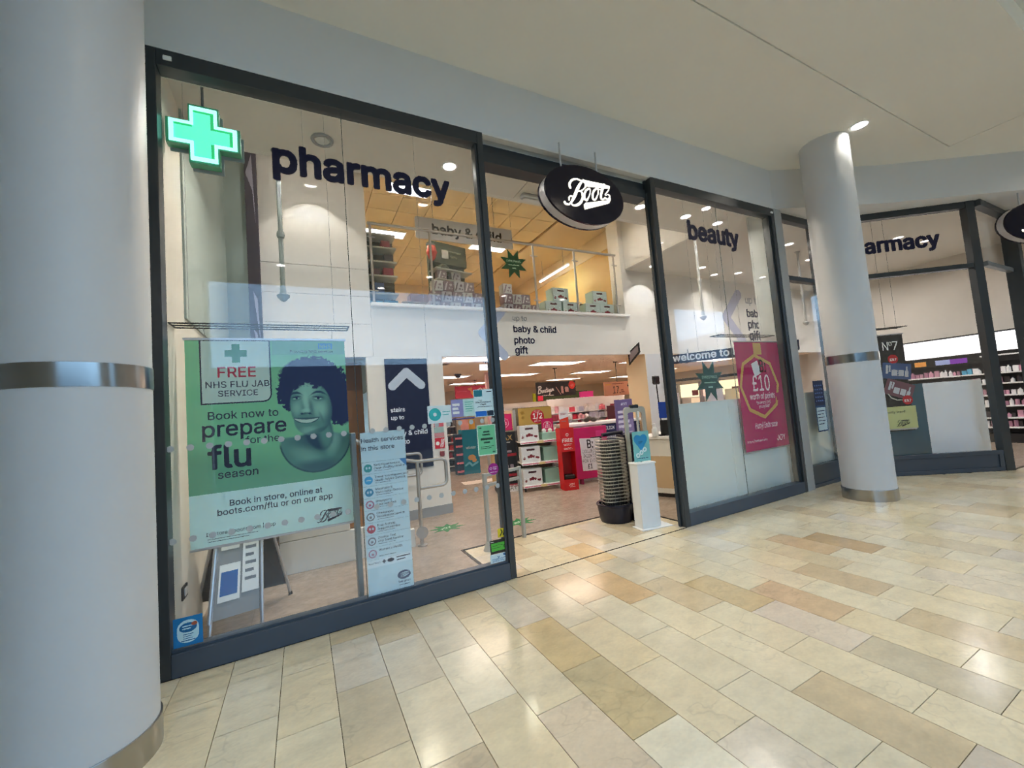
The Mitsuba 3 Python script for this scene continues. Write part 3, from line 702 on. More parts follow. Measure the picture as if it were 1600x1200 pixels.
t.part('health_badge', plate(sbox(0.143, 2.140, 0.251, 2.19).difference(tpoly('NHS', 0.153, 2.146, w=0.088, grow=0.03)), PY - 0.0016, 0.0006), M('#3d8fc4', 0.5))
t.part('top_bar', box(-0.76, 0.36, PY - 0.012, PY + 0.012, 2.208, 2.228, 0.003), ALU)
t.part('bottom_bar', box(-0.755, 0.354, PY - 0.008, PY + 0.008, 0.668, 0.686, 0.003), ALU)
for x in (0.02,):
    t.part('hanger', rod((-0.62, PY, 2.22), (-0.62, 3.65, 2.29), 0.0015, 5), DKGREY); t.part('hanger', rod((0.25, PY, 2.22), (0.25, 3.65, 2.29), 0.0015, 5), DKGREY)

def rail_set(x0, x1, z, label, wires):
    t = Thing('display_rail', label, 'display rail')
    for y in (3.53, 3.61, 3.69):
        t.part('bar', rod((x0, y, z), (x1, y, z), 0.0055), BLACK)
    for x in (x0, x1):
        t.part('end_bar', rod((x, 3.525, z), (x, 3.695, z), 0.0055), BLACK)
    for x in wires:
        t.part('wire', rod((x, 3.65, z), (x, 3.65, 4.2), 0.0012, 5), GREY)
rail_set(-0.79, 0.37, 2.29, 'three black hanging rods above the large green flu poster', (-0.70, 0.27))
rail_set(5.05, 6.28, 2.29, 'three black hanging rods above the tall pink poster', (5.32, 5.42, 5.68, 6.18))
for x, z0, lab in ((0.10, 3.74, 'thin suspension wire left of the glass joint in the pharmacy window'), (1.035, 3.6, 'thin suspension wire above the letters c and y of pharmacy')):
    one('suspension_wire', rod((x, 3.62, z0 if z0 > 3.7 else 2.0), (x, 3.62, 4.2), 0.0012, 5), GREY, lab, 'wire')
for x, lab in ((4.72, 'thin suspension wire left of the word beauty'), (5.12, 'thin suspension wire through the middle of the word beauty')):
    one('suspension_wire', rod((x, 3.64, 1.95 if x < 5 else 2.1), (x, 3.64, 4.2), 0.0012, 5), GREY, lab, 'wire')

# health services panel on the glass, with its slim post behind
t = Thing('services_panel', 'tall pale blue panel listing health services, stuck to the left window', 'sign')
SY = 3.432
t.part('sheet', box(0.397, 0.745, SY, SY + 0.003, 0.15, 1.415), M('#c3dde6', 0.5))
t.part('title', plate(lines([dict(s='Health services', x=0.402, z=1.335, w=0.33, grow=0.02), dict(s='in this store', x=0.402, z=1.272, w=0.255, grow=0.02)]), SY, 0.0006), DARKTXT)
rows = [('NHS Hypertension', 'Case-Finding Service', '#2a8f92'), ('Travel Vaccinations and', 'Health Advice Service', '#3a9fd0'), ('Meningitis B', 'Vaccination Service', '#1f7fa8'), ('Emergency', 'Contraception', '#a0627f'),
        ('Chickenpox', 'Vaccination Service', '#6f747c'), ('Free Asthma', 'Support Service', '#b0455a'), ('Cystitis Test', 'and Treat Service', '#7d7f8c'), ("Women's Health", '', '#a77f98')]
rz = [1.18 - 0.0945 * i for i in range(10)]
t.part('row_rules', plate(unary_union([sbox(0.400, z, 0.742, z + 0.002) for z in rz[:9]]), SY, 0.0006), M('#6f8f9a', 0.5))
for i, (a, b, c) in enumerate(rows):
    z = rz[i] - 0.047
    ic = Point(0.443, z).buffer(0.032)
    if i in (3, 4, 6, 7):
        ic = ic.difference(Point(0.443, z).buffer(0.022)).union(Point(0.443, z - .004).buffer(0.010))
    else:
        ic = ic.difference(unary_union([ell(0.433, z + .002, .007, .010), ell(0.455, z + .002, .007, .010)]) if i != 1 else sbox(0.425, z - .004, 0.463, z + .004))
    t.part('service_icon', plate(ic, SY, 0.0006), M(c, 0.5))
    rws = [dict(s=a, x=0.49, z=z + 0.012, h=0.017, grow=0.02)] + ([dict(s=b, x=0.49, z=z - 0.014, h=0.017, grow=0.02)] if b else [])
    t.part('service_text', plate(lines(rws).union(sbox(0.49, z - 0.028, 0.62, z - 0.025)), SY, 0.0006), DARKTXT)
t.part('notice_corner', plate(Polygon([(0.745, 1.18), (0.690, 1.18), (0.745, 1.115)]), SY, 0.0006), M('#3f7fb8', 0.5))
t.part('lower_band', plate(sbox(0.397, 0.365, 0.745, 0.432), SY, 0.0006), M('#daeaf0', 0.5))
t.part('lower_print', plate(unary_union([tpoly('PHARMACY', 0.41, 0.392, w=0.09), crossp(0.525, 0.398, .014, .005), ell(0.575, 0.398, .026, .015), fake_lines(.62, .73, (.405,), .008), fake_lines(.62, .69, (.383,), .008)]), SY - 0.0006, 0.0006), DARKTXT)
t.part('badge', plate(ell(0.672, 0.262, 0.052, 0.034).difference(logo(0.672, 0.262, 0.075)).union(tpoly('feel good', 0.625, 0.205, w=0.094, grow=.03)).union(sbox(0.63, 0.185, 0.715, 0.189)), SY, 0.0006), M('#12305a', 0.5))
one('glass_post', cat([box(0.345, 0.385, 3.60, 3.72, 0.0, 1.42, 0.006)]), M('#7d878c', 0.35, 0.5), 'slim grey metal post standing left of the health services panel', 'post')

# stickers on the glass beside the doorway
def sticker(name, label, cat_, x0, x1, z0, z1, m, parts=(), y=3.412, r=0.0):
    t = Thing(name, label, cat_)
    t.part('sheet', plate(rrect(x0, x1, z0, z1, r), y + 0.001, 0.001), m)
    for i, (nm, poly, mm) in enumerate(parts):
        t.part(nm, plate(poly, y - 0.0004 * (i + 1) + 0.0004, 0.0005), mm)
    return t
sticker('blue_sticker', 'blue sticker with a white rounded emblem at the lower left corner of the left window', 'sticker', -0.785, -0.632, 0.165, 0.345, M('#1479b8', 0.4),
        (('emblem', rrect(-0.765, -0.652, 0.185, 0.325, 0.05), M('#bfe3ef', 0.5)), ('emblem_print', unary_union([ell(-0.708, 0.278, 0.046, 0.030).difference(fake_lines(-0.738, -0.682, (.284, .268), .007)), fake_lines(-0.735, -0.68, (0.235, 0.222, 0.209), .004), fake_lines(-0.745, -0.672, (.196,), .006)]), M('#14659c', 0.5)), ('emblem_dot', ell(-0.675, .296, .016, .012), M('#a3543c', 0.5))), 3.418)
sticker('disc_sticker', 'white sticker with a teal disc on the glass over the navy stairs sign', 'sticker', 0.944, 1.155, 1.44, 1.59, M('#dcebef', 0.5), (('disc', Point(1.008, 1.515).buffer(.054).difference(Point(1.008, 1.515).buffer(.016)), TEALC), ('print', fake_lines(1.075, 1.145, (1.53, 1.505), .008), M('#6fb9bd', .5))))
sticker('lilac_leaflet', 'lilac and pale teal leaflet on the glass below the red banner', 'leaflet', 1.157, 1.375, 1.478, 1.632, M('#bfe0dc', 0.5), (('lilac_half', sbox(1.157, 1.478, 1.268, 1.632), M('#8f8cc0', .5)), ('print', fake_lines(1.168, 1.235, (1.575, 1.54, 1.505), .022), WHITE), ('teal_print', fake_lines(1.285, 1.365, (1.60, 1.58, 1.56, 1.54, 1.52), .008), M('#6dbcae', .5))))
one('leaflet_tray', tube(rounded([(1.15, 3.44, 1.46), (1.38, 3.44, 1.46), (1.38, 3.49, 1.46), (1.15, 3.49, 1.46)], .02, closed=True), .006, 8, True), M('#2b2a78', .35), 'thin purple oval tray below the lilac leaflet', 'tray')
sticker('white_notice', 'white and blue notice about blood pressure checks on the glass', 'notice', 1.373, 1.564, 1.462, 1.71, M('#d4ebef', 0.5), (('teal_square', sbox(1.378, 1.645, 1.458, 1.705), M('#0f6f80', .5)), ('print', unary_union([tpoly('Free', 1.42, 1.606, w=.03, grow=.02), tpoly('blood pressure', 1.39, 1.588, w=.15, grow=.03), tpoly('check', 1.43, 1.566, w=.06, grow=.03), fake_lines(1.40, 1.55, (1.55,), .004), fake_lines(1.50, 1.555, (1.685,), .006)]), DARKTXT), ('blue_strip', sbox(1.382, 1.468, 1.49, 1.514), M('#1468c8', .5)), ('navy_square', sbox(1.494, 1.468, 1.556, 1.514), M('#0b2238', .5))))
sticker('green_notice', 'green notice with a pale border on the glass beside the doorway', 'notice', 1.380, 1.564, 1.114, 1.389, M('#d9efe0', 0.5), (('green_field', sbox(1.388, 1.122, 1.556, 1.381), M('#6fc494', .5)), ('print', unary_union([fake_lines(1.44, 1.50, (1.318,), .014), fake_lines(1.43, 1.505, (1.292,), .014), fake_lines(1.41, 1.53, (1.25,), .02), fake_lines(1.44, 1.50, (1.222,), .014), fake_lines(1.41, 1.54, (1.19, 1.175), .005), sbox(1.40, 1.355, 1.425, 1.365), sbox(1.52, 1.135, 1.545, 1.145)]), M('#0b3d26', .5))))
t = Thing('magenta_sticker', 'round magenta sticker on the glass below the green notice', 'sticker')
t.part('disc', plate(Point(1.513, 0.985).buffer(.052), 3.413, .001), M('#9a1a80', .45)); t.part('print', plate(unary_union([Point(1.487, .992).buffer(.012).difference(Point(1.487, .992).buffer(.007)), fake_lines(1.508, 1.55, (1.0, .99, .98), .004), fake_lines(1.475, 1.55, (.955,), .004)]), 3.412, .0005), M('#e9c6df', .5))
sticker('yellow_sticker', 'small yellow warning sticker near the foot of the window by the doorway', 'sticker', 1.508, 1.585, 0.375, 0.452, M('#d8c41c', .4), (('print', unary_union([LineString([(1.53, .39), (1.55, .42), (1.54, .44)]).buffer(.005), sbox(1.555, .39, 1.575, .41)]), BLACK),))
sticker('opening_card', 'black and green card near the foot of the window by the doorway', 'sticker', 1.424, 1.588, 0.243, 0.362, M('#0e1512', .4), (('green_field', sbox(1.434, .265, 1.580, .335), M('#4fb43a', .5)), ('print', unary_union([fake_lines(1.44, 1.55, (.31, .29), .004), Point(1.562, .295).buffer(.012).difference(Point(1.562, .295).buffer(.007))]), M('#0e3a10', .5)), ('white_print', unary_union([fake_lines(1.43, 1.46, (.345,), .006)]), WHITE)))
sticker('white_card', 'white card with blue print at the foot of the window by the doorway', 'sticker', 1.418, 1.588, 0.165, 0.240, M('#cfe4ea', .5), (('print', unary_union([ell(1.562, .224, .020, .010), LineString([(1.49, .216), (1.50, .206), (1.51, .216)]).buffer(.003), fake_lines(1.435, 1.575, (.196, .186, .176), .004)]), M('#33669c', .5)),))

# ------------------------------------------------------------------ right window display
t = Thing('points_poster', 'tall magenta poster with a gold ring and ten pounds worth of points', 'poster')
px0, px1, PZ = 5.263, 6.29, 3.50
def onposter(p):
    return shapely.affinity.affine_transform(p, [.9, 0, 0, .9333, px0 - 5.64 * .9, 1.5 - 1.5 * .9333])
t.part('sheet', box(px0, px1, PZ, PZ + 0.002, 0.672, 2.186), M('#b0125a', 0.45))
RP = [(5.80, 1.90), (5.687, 1.573), (5.847, 1.225), (6.197, 1.094), (6.544, 1.265), (6.64, 1.570), (6.485, 1.895), (6.109, 2.03)]
gap = sbox(6.56, 1.32, 6.75, 1.44)
t.part('gold_ring', plate(onposter(Polygon(RP).buffer(.026, join_style=2).difference(Polygon(RP).buffer(-.026, join_style=2)).difference(gap).union(sbox(6.10, 2.04, 6.30, 2.22))), PZ, .0008), M('#c9a35a', .35))
t.part('white_print', plate(onposter(unary_union([tpoly('£10', 5.98, 1.49, w=.44, h=.235, grow=.01), tpoly('worth of points', 5.88, 1.37, w=.64, h=.085, grow=.02), tpoly('for every £60', 6.03, 1.292, w=.36, h=.05), tpoly('you spend*', 6.08, 1.235, w=.28, h=.05),
    tpoly('Hurry! Ends soon', 5.93, .935, w=.57, h=.085, grow=.01), tpoly('JOY', 6.45, .715, w=.22, h=.085), tpoly('In store | boots.com | App', 5.69, .745, w=.5, h=.035)])), PZ, .0008), M('#f0dfe6', .5))
t.part('white_card_print', plate(onposter(Polygon([(6.00, 1.90), (6.16, 1.95), (6.24, 1.76), (6.06, 1.70)])), PZ, .0008), M('#e6ecee', .5))
t.part('letter_print', plate(onposter(tpoly('B:', 6.20, 1.77, w=.16, h=.19, grow=.02)), PZ - .0008, .0008), BLACK)
t.part('top_bar', box(px0 - .01, px1 + .005, PZ - .008, PZ + .008, 2.180, 2.198, .003), ALU); t.part('bottom_bar', box(px0, px1, PZ - .008, PZ + .008, .664, .682, .003), ALU)
def star_sign(label, x, y, z, r, hang=None):
    t = Thing('star_sign', label, 'sign', at=(x, y, z))
    t.part('board', upright(extr(star8(r, .52), .006)), M('#053a1b', .4))
    t.part('lettering', plate(unary_union([tpoly('CHRISTMAS', -r * .52, r * .12, w=r * 1.04, grow=.02), fake_lines(-r * .4, r * .4, (-r * .1,), r * .05), fake_lines(-r * .15, r * .15, (-r * .32,), r * .07)]), -.006, .0008), M('#9ab8a0', .5))
    if hang:
        t.part('hanging_thread', rod((0, 0, r * .9), (0, 0, hang - z), .0015, 5), DKGREY)
star_sign('dark green eight-pointed star on the right window above the frosted film', 4.63, 3.46, 1.668, .275)
star_sign('dark green eight-pointed star hanging before the balustrade of the upper floor', 3.36, 6.05, 4.015, .27, 5.6)
# notice in the narrow window and tall poster in the bay
t = Thing('narrow_notice', 'dark blue and white notice in the narrow window beside the far column', 'notice')
t.part('upper_sheet', plate(sbox(6.98, 1.19, 7.27, 1.575), 3.452, .001), M('#0f1c48', .45)); t.part('lower_sheet', plate(sbox(6.98, .79, 7.27, 1.19), 3.452, .001), M('#16406e', .45))
t.part('paper', plate(sbox(7.0, .81, 7.25, 1.16), 3.4505, .0005), M('#bcd8e6', .5)); t.part('print', plate(unary_union([fake_lines(7.02, 7.22, [1.10, 1.05, 1.0, .95, .90], .012)]), 3.45, .0005), M('#0f2f5a', .5))
t.part('grid_print', plate(unary_union([sbox(7.01 + .06 * i, 1.25 + .06 * j, 7.045 + .06 * i, 1.27 + .06 * j) for i in range(4) for j in range(5)]), 3.4505, .0005), M('#5a78b8', .5))

t = Thing('cosmetics_poster', 'tall black cosmetics gift poster in the bay window, partly behind the column', 'poster', at=(C0[0] + FD[0] * .15, C0[1] + FD[1] * .15, 0), u=FD)
bx0, bx1 = 0.62, 1.18
t.part('sheet', box(bx0, bx1, .30, .303, .66, 2.23), M('#0a0b10', .35))
t.part('title', plate(unary_union([tpoly('N', .87, 1.98, w=.085, h=.14), tpoly('o', .962, 2.05, w=.05, h=.09), tpoly('7', 1.02, 1.98, w=.08, h=.14)]), .30, .0008), WHITE)
t.part('price_disc', plate(Point(1.0, 1.83).buffer(.075), .2995, .0008), M('#b5101e', .45)); t.part('price', plate(tpoly('£57', .95, 1.80, w=.10, grow=.04), .2985, .0008), WHITE)
def kit(z, deg, m):
    r = shapely.affinity.rotate(rrect(.82, 1.24, z - .13, z + .13, .01), deg)
    items = unary_union([rrect(.87, .905, z - .05, z + .09), rrect(.915, .94, z - .02, z + .09), rrect(.955, 1.04, z - .08, z + .02), rrect(1.055, 1.135, z - .08, z + .02), rrect(1.15, 1.20, z - .09, z + .01, .01), rrect(1.165, 1.185, z + .01, z + .08)])
    return r, shapely.affinity.rotate(items, deg, origin=(1.03, z))
for z, deg, c in ((1.63, -8, '#34507e'), (1.33, -22, '#6e4450')):
    r, it = kit(z, deg, c)
    t.part('gift_print', plate(r, .2995, .0008), M(c, .45)); t.part('bottle_print', plate(it, .2985, .0008), M('#c3c6cc', .5))
t.part('price_disc', plate(Point(1.13, 1.15).buffer(.075), .298, .0008), M('#b5101e', .45)); t.part('price', plate(tpoly('£57', 1.08, 1.12, w=.10, grow=.04), .297, .0008), WHITE)
t.part('swirl_print', plate(LineString([(.86, 1.27), (.90, 1.20), (.98, 1.16), (1.06, 1.155)]).buffer(.008), .2995, .0008), M('#b9b9b4', .4))
t.part('brand_panel', plate(sbox(.62, .70, 1.22, 1.055), .285, .002), M('#c9cc8c', .5)); t.part('brand_panel_edge', plate(sbox(1.13, .70, 1.22, 1.055), .2845, .0006), M('#8fb89a', .5))
t.part('brand_print', plate(unary_union([tpoly('No.1 beauty brand', .64, .955, w=.42, grow=.02), logo(1.0, .785, .2)]), .2825, .0006), BLACK)
t.part('bottom_bar', box(.62, 1.2, .28, .30, .675, .70, .003), ALU)
t.part('top_bar', box(.62, 1.2, .295, .308, 2.225, 2.245, .003), ALU)
rs = Thing('display_rail', 'black hanging rods above the black cosmetics poster in the bay window', 'display rail', at=(C0[0] + FD[0] * .15, C0[1] + FD[1] * .15, 0), u=FD)
for y in (.2, .3, .4):
    rs.part('bar', rod((.6, y, 2.34), (1.2, y, 2.34), .006), BLACK)
rs.part('wire', rod((.95, .3, 2.34), (.95, .3, 4.2), .002, 5), DKGREY); rs.part('wire', rod((1.12, .3, 2.34), (1.12, .3, 4.2), .002, 5), DKGREY)

# ------------------------------------------------------------------ left display zone: stairs, rails, sign
WSTR = M('#d9d8d2', 0.5)
st = Thing('staircase', 'wood-tread staircase rising to the left behind a white panelled side', 'staircase')
for i in range(7):
    st.part('step', box(0.98 - 0.29 * (i + 1), 0.98 - 0.29 * i, 5.0, 6.15, 0, 0.17 * (i + 1)), M('#6f4b26', 0.5))
for z0, z1 in ((0, .33), (.336, .66), (.666, .99)):
    st.part('side_board', box(-0.8, 0.82 - z0 * 1.2, 4.93, 4.99, z0, z1, .003), WSTR)
st.part('ramp_panel', prism([(0.62, 4.93), (1.12, 4.93), (1.12, 4.99), (0.62, 4.99)], 0, 0.20), WSTR)
st.part('nosing', box(0.95, 0.99, 5.0, 6.1, 0.165, 0.178), M('#d8b21a', 0.4))
def loop_rail(name, y, label, foot):
    t = Thing(name, label, 'handrail')
    z = 0.98
    t.part('loop', tube(rounded([(1.20, y, z), (1.54, y, z), (1.54, y, .665), (1.21, y, .665)], .07, 6), .021, 12), SATIN, smooth=40)
    t.part('rail', tube([(1.20, y, z), (0.95, y, z + .06), (-0.7, y, z + 1.06)], .021, 12), SATIN, smooth=40)
    t.part('post', rod((1.19, y, 0), (1.19, y, z), .022, 14), SATIN, smooth=40)
    t.part('foot_plate', lathe([(0, 0), (.06, 0), (.06, .012), (.03, .02), (0, .02)], (1.19, y, 0), 20), SATIN)
    if foot:
        m = lathe([(0, 0), (.07, 0), (.07, .02), (0, .02)], n=24); m.apply_transform(trimesh.transformations.rotation_matrix(math.pi / 2, [1, 0, 0])); m.apply_translation((1.19, y - .02, 0.16))
        t.part('fixing_disc', m, SATIN, smooth=40)
loop_rail('handrail', 4.9, 'nearer stainless steel stair handrail with a looped end and round fixing disc', True)
loop_rail('handrail', 6.08, 'stainless steel stair handrail with a looped end against the navy stairs sign', False)
t = Thing('stairs_sign', 'navy wall sign with white arrow reading stairs up to baby & child', 'sign')
t.part('panel', box(1.115, 1.752, 6.18, 6.2, 0.75, 2.405), NAVY)
t.part('arrow', plate(chevron(1.425, 2.10, .215, 0, .30), 6.18, .001), M('#b9c6d6', .5))
t.part('lettering', plate(lines([dict(s='stairs', x=1.162, z=1.612, w=.21, grow=.03), dict(s='up to', x=1.162, z=1.498, w=.19, grow=.03), dict(s='baby & child', x=1.162, z=1.255, w=.53, grow=.03), dict(s='photo', x=1.162, z=1.13, w=.25, grow=.03)]), 6.18, .001), M('#dfe6ee', .5))
t = Thing('wall_notices', 'stack of small coloured notices with a red square on the white wall end', 'notice')
for z0, z1, c in ((1.335, 1.42, '#c9606a'), (1.245, 1.325, '#9fb8b4'), (1.18, 1.24, '#c98a8f'), (1.0, 1.165, '#c02030')):
    t.part('notice', box(1.80, 1.955, 6.19, 6.199, z0, z1), M(c, .5))
t.part('notice_print', plate(unary_union([Point(1.84, 1.08).buffer(.03)] + [LineString([(1.88 + .02 * i, 1.02), (1.91 + .02 * i, 1.14)]).buffer(.005) for i in range(3)]), 6.19, .001), WHITE)
one('fire_call_point', box(1.865, 1.935, 6.165, 6.199, .88, .955, .005), M('#7d2326', .4), 'small dark red fire call point below the red notice on the white wall', 'call point')
one('small_fixture', box(-0.40, -0.26, 4.84, 4.925, .29, .415, .01), M('#2a1210', .4), 'small black and red box fixed to the white stair side below the green poster', 'fixture')
t = Thing('wall_socket', 'dark wall socket on the side wall at the lower left of the left window', 'socket')
t.part('plate', box(-.80, -.788, 3.70, 3.83, .36, .45, .003), M('#2a2b2d', .4)); t.part('insert', box(-.788, -.783, 3.73, 3.80, .38, .43), M('#b9bab8', .4))
t = Thing('tall_banner', 'tall dark purple banner at the left edge of the white inner wall', 'banner', at=(-0.475, 6.08, 0), u=(0.93, -0.36))
t.part('sheet', box(-0.075, 0.075, 0, .015, 2.3, 5.22), M('#473d4c', .5)); t.part('print', plate(unary_union([Polygon([(-.06, 4.9), (.02, 5.15), (.045, 4.2), (.02, 4.65)]), Polygon([(-.02, 3.3), (.05, 2.6), (.03, 3.2)]), Polygon([(-.03, 2.8), (.03, 2.45), (.01, 2.75)])]), 0, .001), M('#a79fb0', .5))

# A-frame leaflet stand
t = Thing('leaflet_stand', 'aluminium A-frame stand with blue and white leaflets, lower left behind the glass', 'display stand')
tl, trr = np.array((-.60, 4.02, .98)), np.array((-.33, 4.05, .98))
feet = {'leg': (-.655, 3.68, 0), 'leg_b': (-.335, 3.74, 0), 'leg_c': (-.86, 4.40, 0), 'leg_d': (-.16, 4.38, 0)}
for kf, top in (('leg', tl), ('leg_b', trr), ('leg_c', tl), ('leg_d', trr)):
    f = np.array(feet[kf]); d = (top - f); d /= np.linalg.norm(d)
    t.part('leg', rod(f + d * .015, top, .013, 8), ALU)
    t.part('rubber_foot', rod(f, f + d * .03, .016, 8), BLACK)
t.part('top_bar', rod(tl, trr, .013, 8), ALU)
def quad(a, b, c, d, th=.006):
    a, b, c, d = map(np.array, (a, b, c, d))
    n = np.cross(b - a, d - a); n = n / np.linalg.norm(n) * th
    return trimesh.convex.convex_hull(np.array([a, b, c, d, a + n, b + n, c + n, d + n]))
fl_, fr_ = np.array(feet['leg']), np.array(feet['leg_b'])
def F(u, v, off=0.0):
    """a point of the front board: u across, v up from the feet line"""
    a, b = fl_ + (tl - fl_) * v, fr_ + (trr - fr_) * v
    return a + (b - a) * u + np.array([0, -off, 0])
t.part('front_board', quad(F(.02, .16), F(.98, .16), F(.98, .98), F(.02, .98), -.006), M('#8d8f90', .5))
bl_, br_ = np.array(feet['leg_c']), np.array(feet['leg_d'])
t.part('back_board', quad(bl_ + (tl - bl_) * .12, br_ + (trr - br_) * .12, br_ + (trr - br_) * .97, bl_ + (tl - bl_) * .97), M('#15181c', .6))
t.part('side_frame', tube([F(-.02, .15, .012), F(-.02, .98, .012)], .014, 8), ALU); t.part('side_frame', tube([F(1.0, .15, .012), F(1.0, .98, .012)], .014, 8), ALU)
k = t.part('leaflet', quad(F(.10, .62, .010), F(.50, .62, .010), F(.50, .84, .010), F(.10, .84, .010), .002), PAPER)
t.part('print', quad(F(.13, .65, .013), F(.47, .65, .013), F(.47, .82, .013), F(.13, .82, .013), .001), M('#1a1f33', .5), under=k)
t.part('print', quad(F(.26, .67, .0145), F(.36, .67, .0145), F(.36, .76, .0145), F(.26, .76, .0145), .0005), M('#a8662a', .5), under=k)
k = t.part('leaflet', quad(F(.10, .27, .010), F(.54, .27, .010), F(.54, .52, .010), F(.10, .52, .010), .002), PAPER)
t.part('print', quad(F(.14, .31, .013), F(.49, .31, .013), F(.49, .47, .013), F(.14, .47, .013), .001), M('#1c5aa0', .5), under=k)
k = t.part('leaflet', quad(F(.58, .30, .010), F(.94, .30, .010), F(.94, .66, .010), F(.58, .66, .010), .002), PAPER)
for i in range(5):
    t.part('print', quad(F(.64, .60 - .055 * i, .013), F(.88 - .05 * (i % 2), .60 - .055 * i, .013), F(.88 - .05 * (i % 2), .622 - .055 * i, .013), F(.64, .622 - .055 * i, .013), .0005), M('#6b7078', .5), under=k)
t.part('leaflet', quad(F(.60, .80, .010), F(.92, .80, .010), F(.92, .95, .010), F(.60, .95, .010), .002), M('#2a50a0', .5))

# ------------------------------------------------------------------ fascia lettering inside
for nm, lab, kx, sc, ox, oz in (('fascia_lettering', 'grey and navy lettering with a pale chevron on the white fascia over the doorway', 1, 1.0, 3.33, 0), ('fascia_lettering', 'grey and navy lettering with a lilac chevron seen through the right window', 2, 1.62, 9.96, 0)):
    t = Thing(nm, lab, 'sign lettering')
    if kx == 1:
        t.part('grey_lettering', plate(tpoly('up to', 3.332, 3.058, w=.285, grow=.01), 6.2, .006), M('#8e8f90', .5))
        t.part('navy_lettering', plate(lines([dict(s='baby & child', x=3.332, z=2.855, w=.89, grow=.03), dict(s='photo', x=3.332, z=2.655, w=.41, grow=.03), dict(s='gift', x=3.332, z=2.475, w=.255, grow=.03)]), 6.2, .006), NAVY)
        t.part('chevron', plate(chevron(2.93, 2.825, .38, 90, .22), 6.2, .006), M('#b4c0d8', .5))
    else:
        t.part('grey_lettering', plate(tpoly('up to', 9.97, 3.69, w=.58, grow=.01), 6.2, .006), M('#a9aaab', .5))
        t.part('navy_lettering', plate(lines([dict(s='baby & child', x=9.97, z=3.35, w=1.5, grow=.03), dict(s='photo', x=9.97, z=3.06, w=.75, grow=.03), dict(s='gift', x=9.97, z=2.76, w=.48, grow=.03)]), 6.2, .006), NAVY)
        t.part('chevron', plate(chevron(9.42, 3.31, .58, 90, .22), 6.2, .006), M('#b0b2c6', .5))
t = Thing('welcome_sign', 'navy header sign reading welcome to, seen through the right window', 'sign', at=(6.93, 5.98, 0), u=(.59, -.80))
t.part('panel', box(-.1, 2.2, 0, .06, 2.19, 2.375), NAVY)
t.part('lettering', plate(tpoly('welcome to Boots', 0.0, 2.235, w=1.62, grow=.04), 0, .004), M('#e8ecf2', .5))
t.part('bracket', rod((.3, .03, 2.375), (.3, .03, 2.46), .01), GREY); t.part('bracket', rod((1.8, .03, 2.375), (1.8, .03, 2.46), .01), GREY)
t = Thing('projecting_sign', 'small dark framed sign projecting from the corner right of the white fascia', 'sign', at=(6.02, 6.1, 2.42), u=(.15, -1))
t.part('frame', upright(extr(Polygon([(-.16, -.2), (.12, .02), (.12, .22), (-.16, .05)]).difference(Polygon([(-.14, -.155), (.10, .04), (.10, .18), (-.14, .04)])), .03)), BLACK)
t.part('face', upright(extr(Polygon([(-.14, -.155), (.10, .04), (.10, .18), (-.14, .04)]), .012), 0, 0, -.008), M('#8e7f80', .5))

# ------------------------------------------------------------------ upper floor
t = Thing('balustrade', 'steel balustrade with glass panels along the upper floor edge', 'balustrade')
t.part('handrail', rod((0.99, 6.24, 4.50), (5.86, 6.24, 4.50), .024, 14), SATIN, smooth=40)
posts = (1.03, 1.955, 2.93, 3.89, 4.81, 5.80)
for x in posts:
    pk = t.part('post', rod((x, 6.24, 3.25), (x, 6.24, 4.49), .021, 12), SATIN, smooth=40)
    for z in (3.45, 4.28):
        t.part('clamp', rod((x - .07, 6.225, z), (x + .07, 6.225, z), .012, 8), SATIN, under=pk)
for a, b in zip(posts[:-1], posts[1:]):
    t.part('glass_panel', sheet(a + .05, b - .05, 3.32, 4.40, 6.225), GLASS)
t = Thing('hanging_sign', 'grey rounded hanging sign reading baby & child above the balustrade', 'sign', at=(0, 6.75, 0))
t.part('panel', plate(rrect(1.875, 3.765, 4.60, 4.985, .03), .03, .03), M('#d3d6da', .5))
t.part('lettering', plate(tpoly('baby & child', 2.17, 4.71, w=1.36, grow=.04), 0, .004), M('#17171b', .5))
t.part('cable', rod((2.2, .015, 4.98), (2.2, .015, MZ), .004, 6), DKGREY); t.part('cable', rod((3.4, .015, 4.98), (3.4, .015, MZ), .004, 6), DKGREY)
# printed gift boxes
GB = M('#b9cbc7', .55); GBS = M('#8ea79f', .55)
def gift_box(name, label, group, at, u, w=.37, d=.24, h=.275):
    t = Thing(name, label, 'gift box', group, at=at, u=u)
    t.part('carton', box(-w / 2, w / 2, 0, d, 0, h, .003), GBS)
    t.part('front_print', plate(sbox(-w / 2 + .004, .004, w / 2 - .004, h - .004), 0, .0008), GB)
    t.part('label_band', plate(sbox(-.075, h * .74, .075, h * .86), -.0008, .0006), M('#3a1c22', .5))
    rr = np.random.RandomState(3)
    t.part('bauble_print', plate(unary_union([Point(0, h * .40).buffer(.032), Point(-.045, h * .36).buffer(.024), Point(.05, h * .36).buffer(.022), Point(-w * .36, h * .28).buffer(.024), Point(w * .36, h * .28).buffer(.022), Point(w * .28, h * .3).buffer(.018)]), -.0008, .0006), M('#6a1c26', .5))
    t.part('snow_print', plate(unary_union([Point(x, z).buffer(.007) for x, z in zip(rr.uniform(-w * .45, w * .45, 12), rr.uniform(.02, h * .95, 12))]), -.0014, .0006), M('#eef3f2', .5))
    return t
proto = None
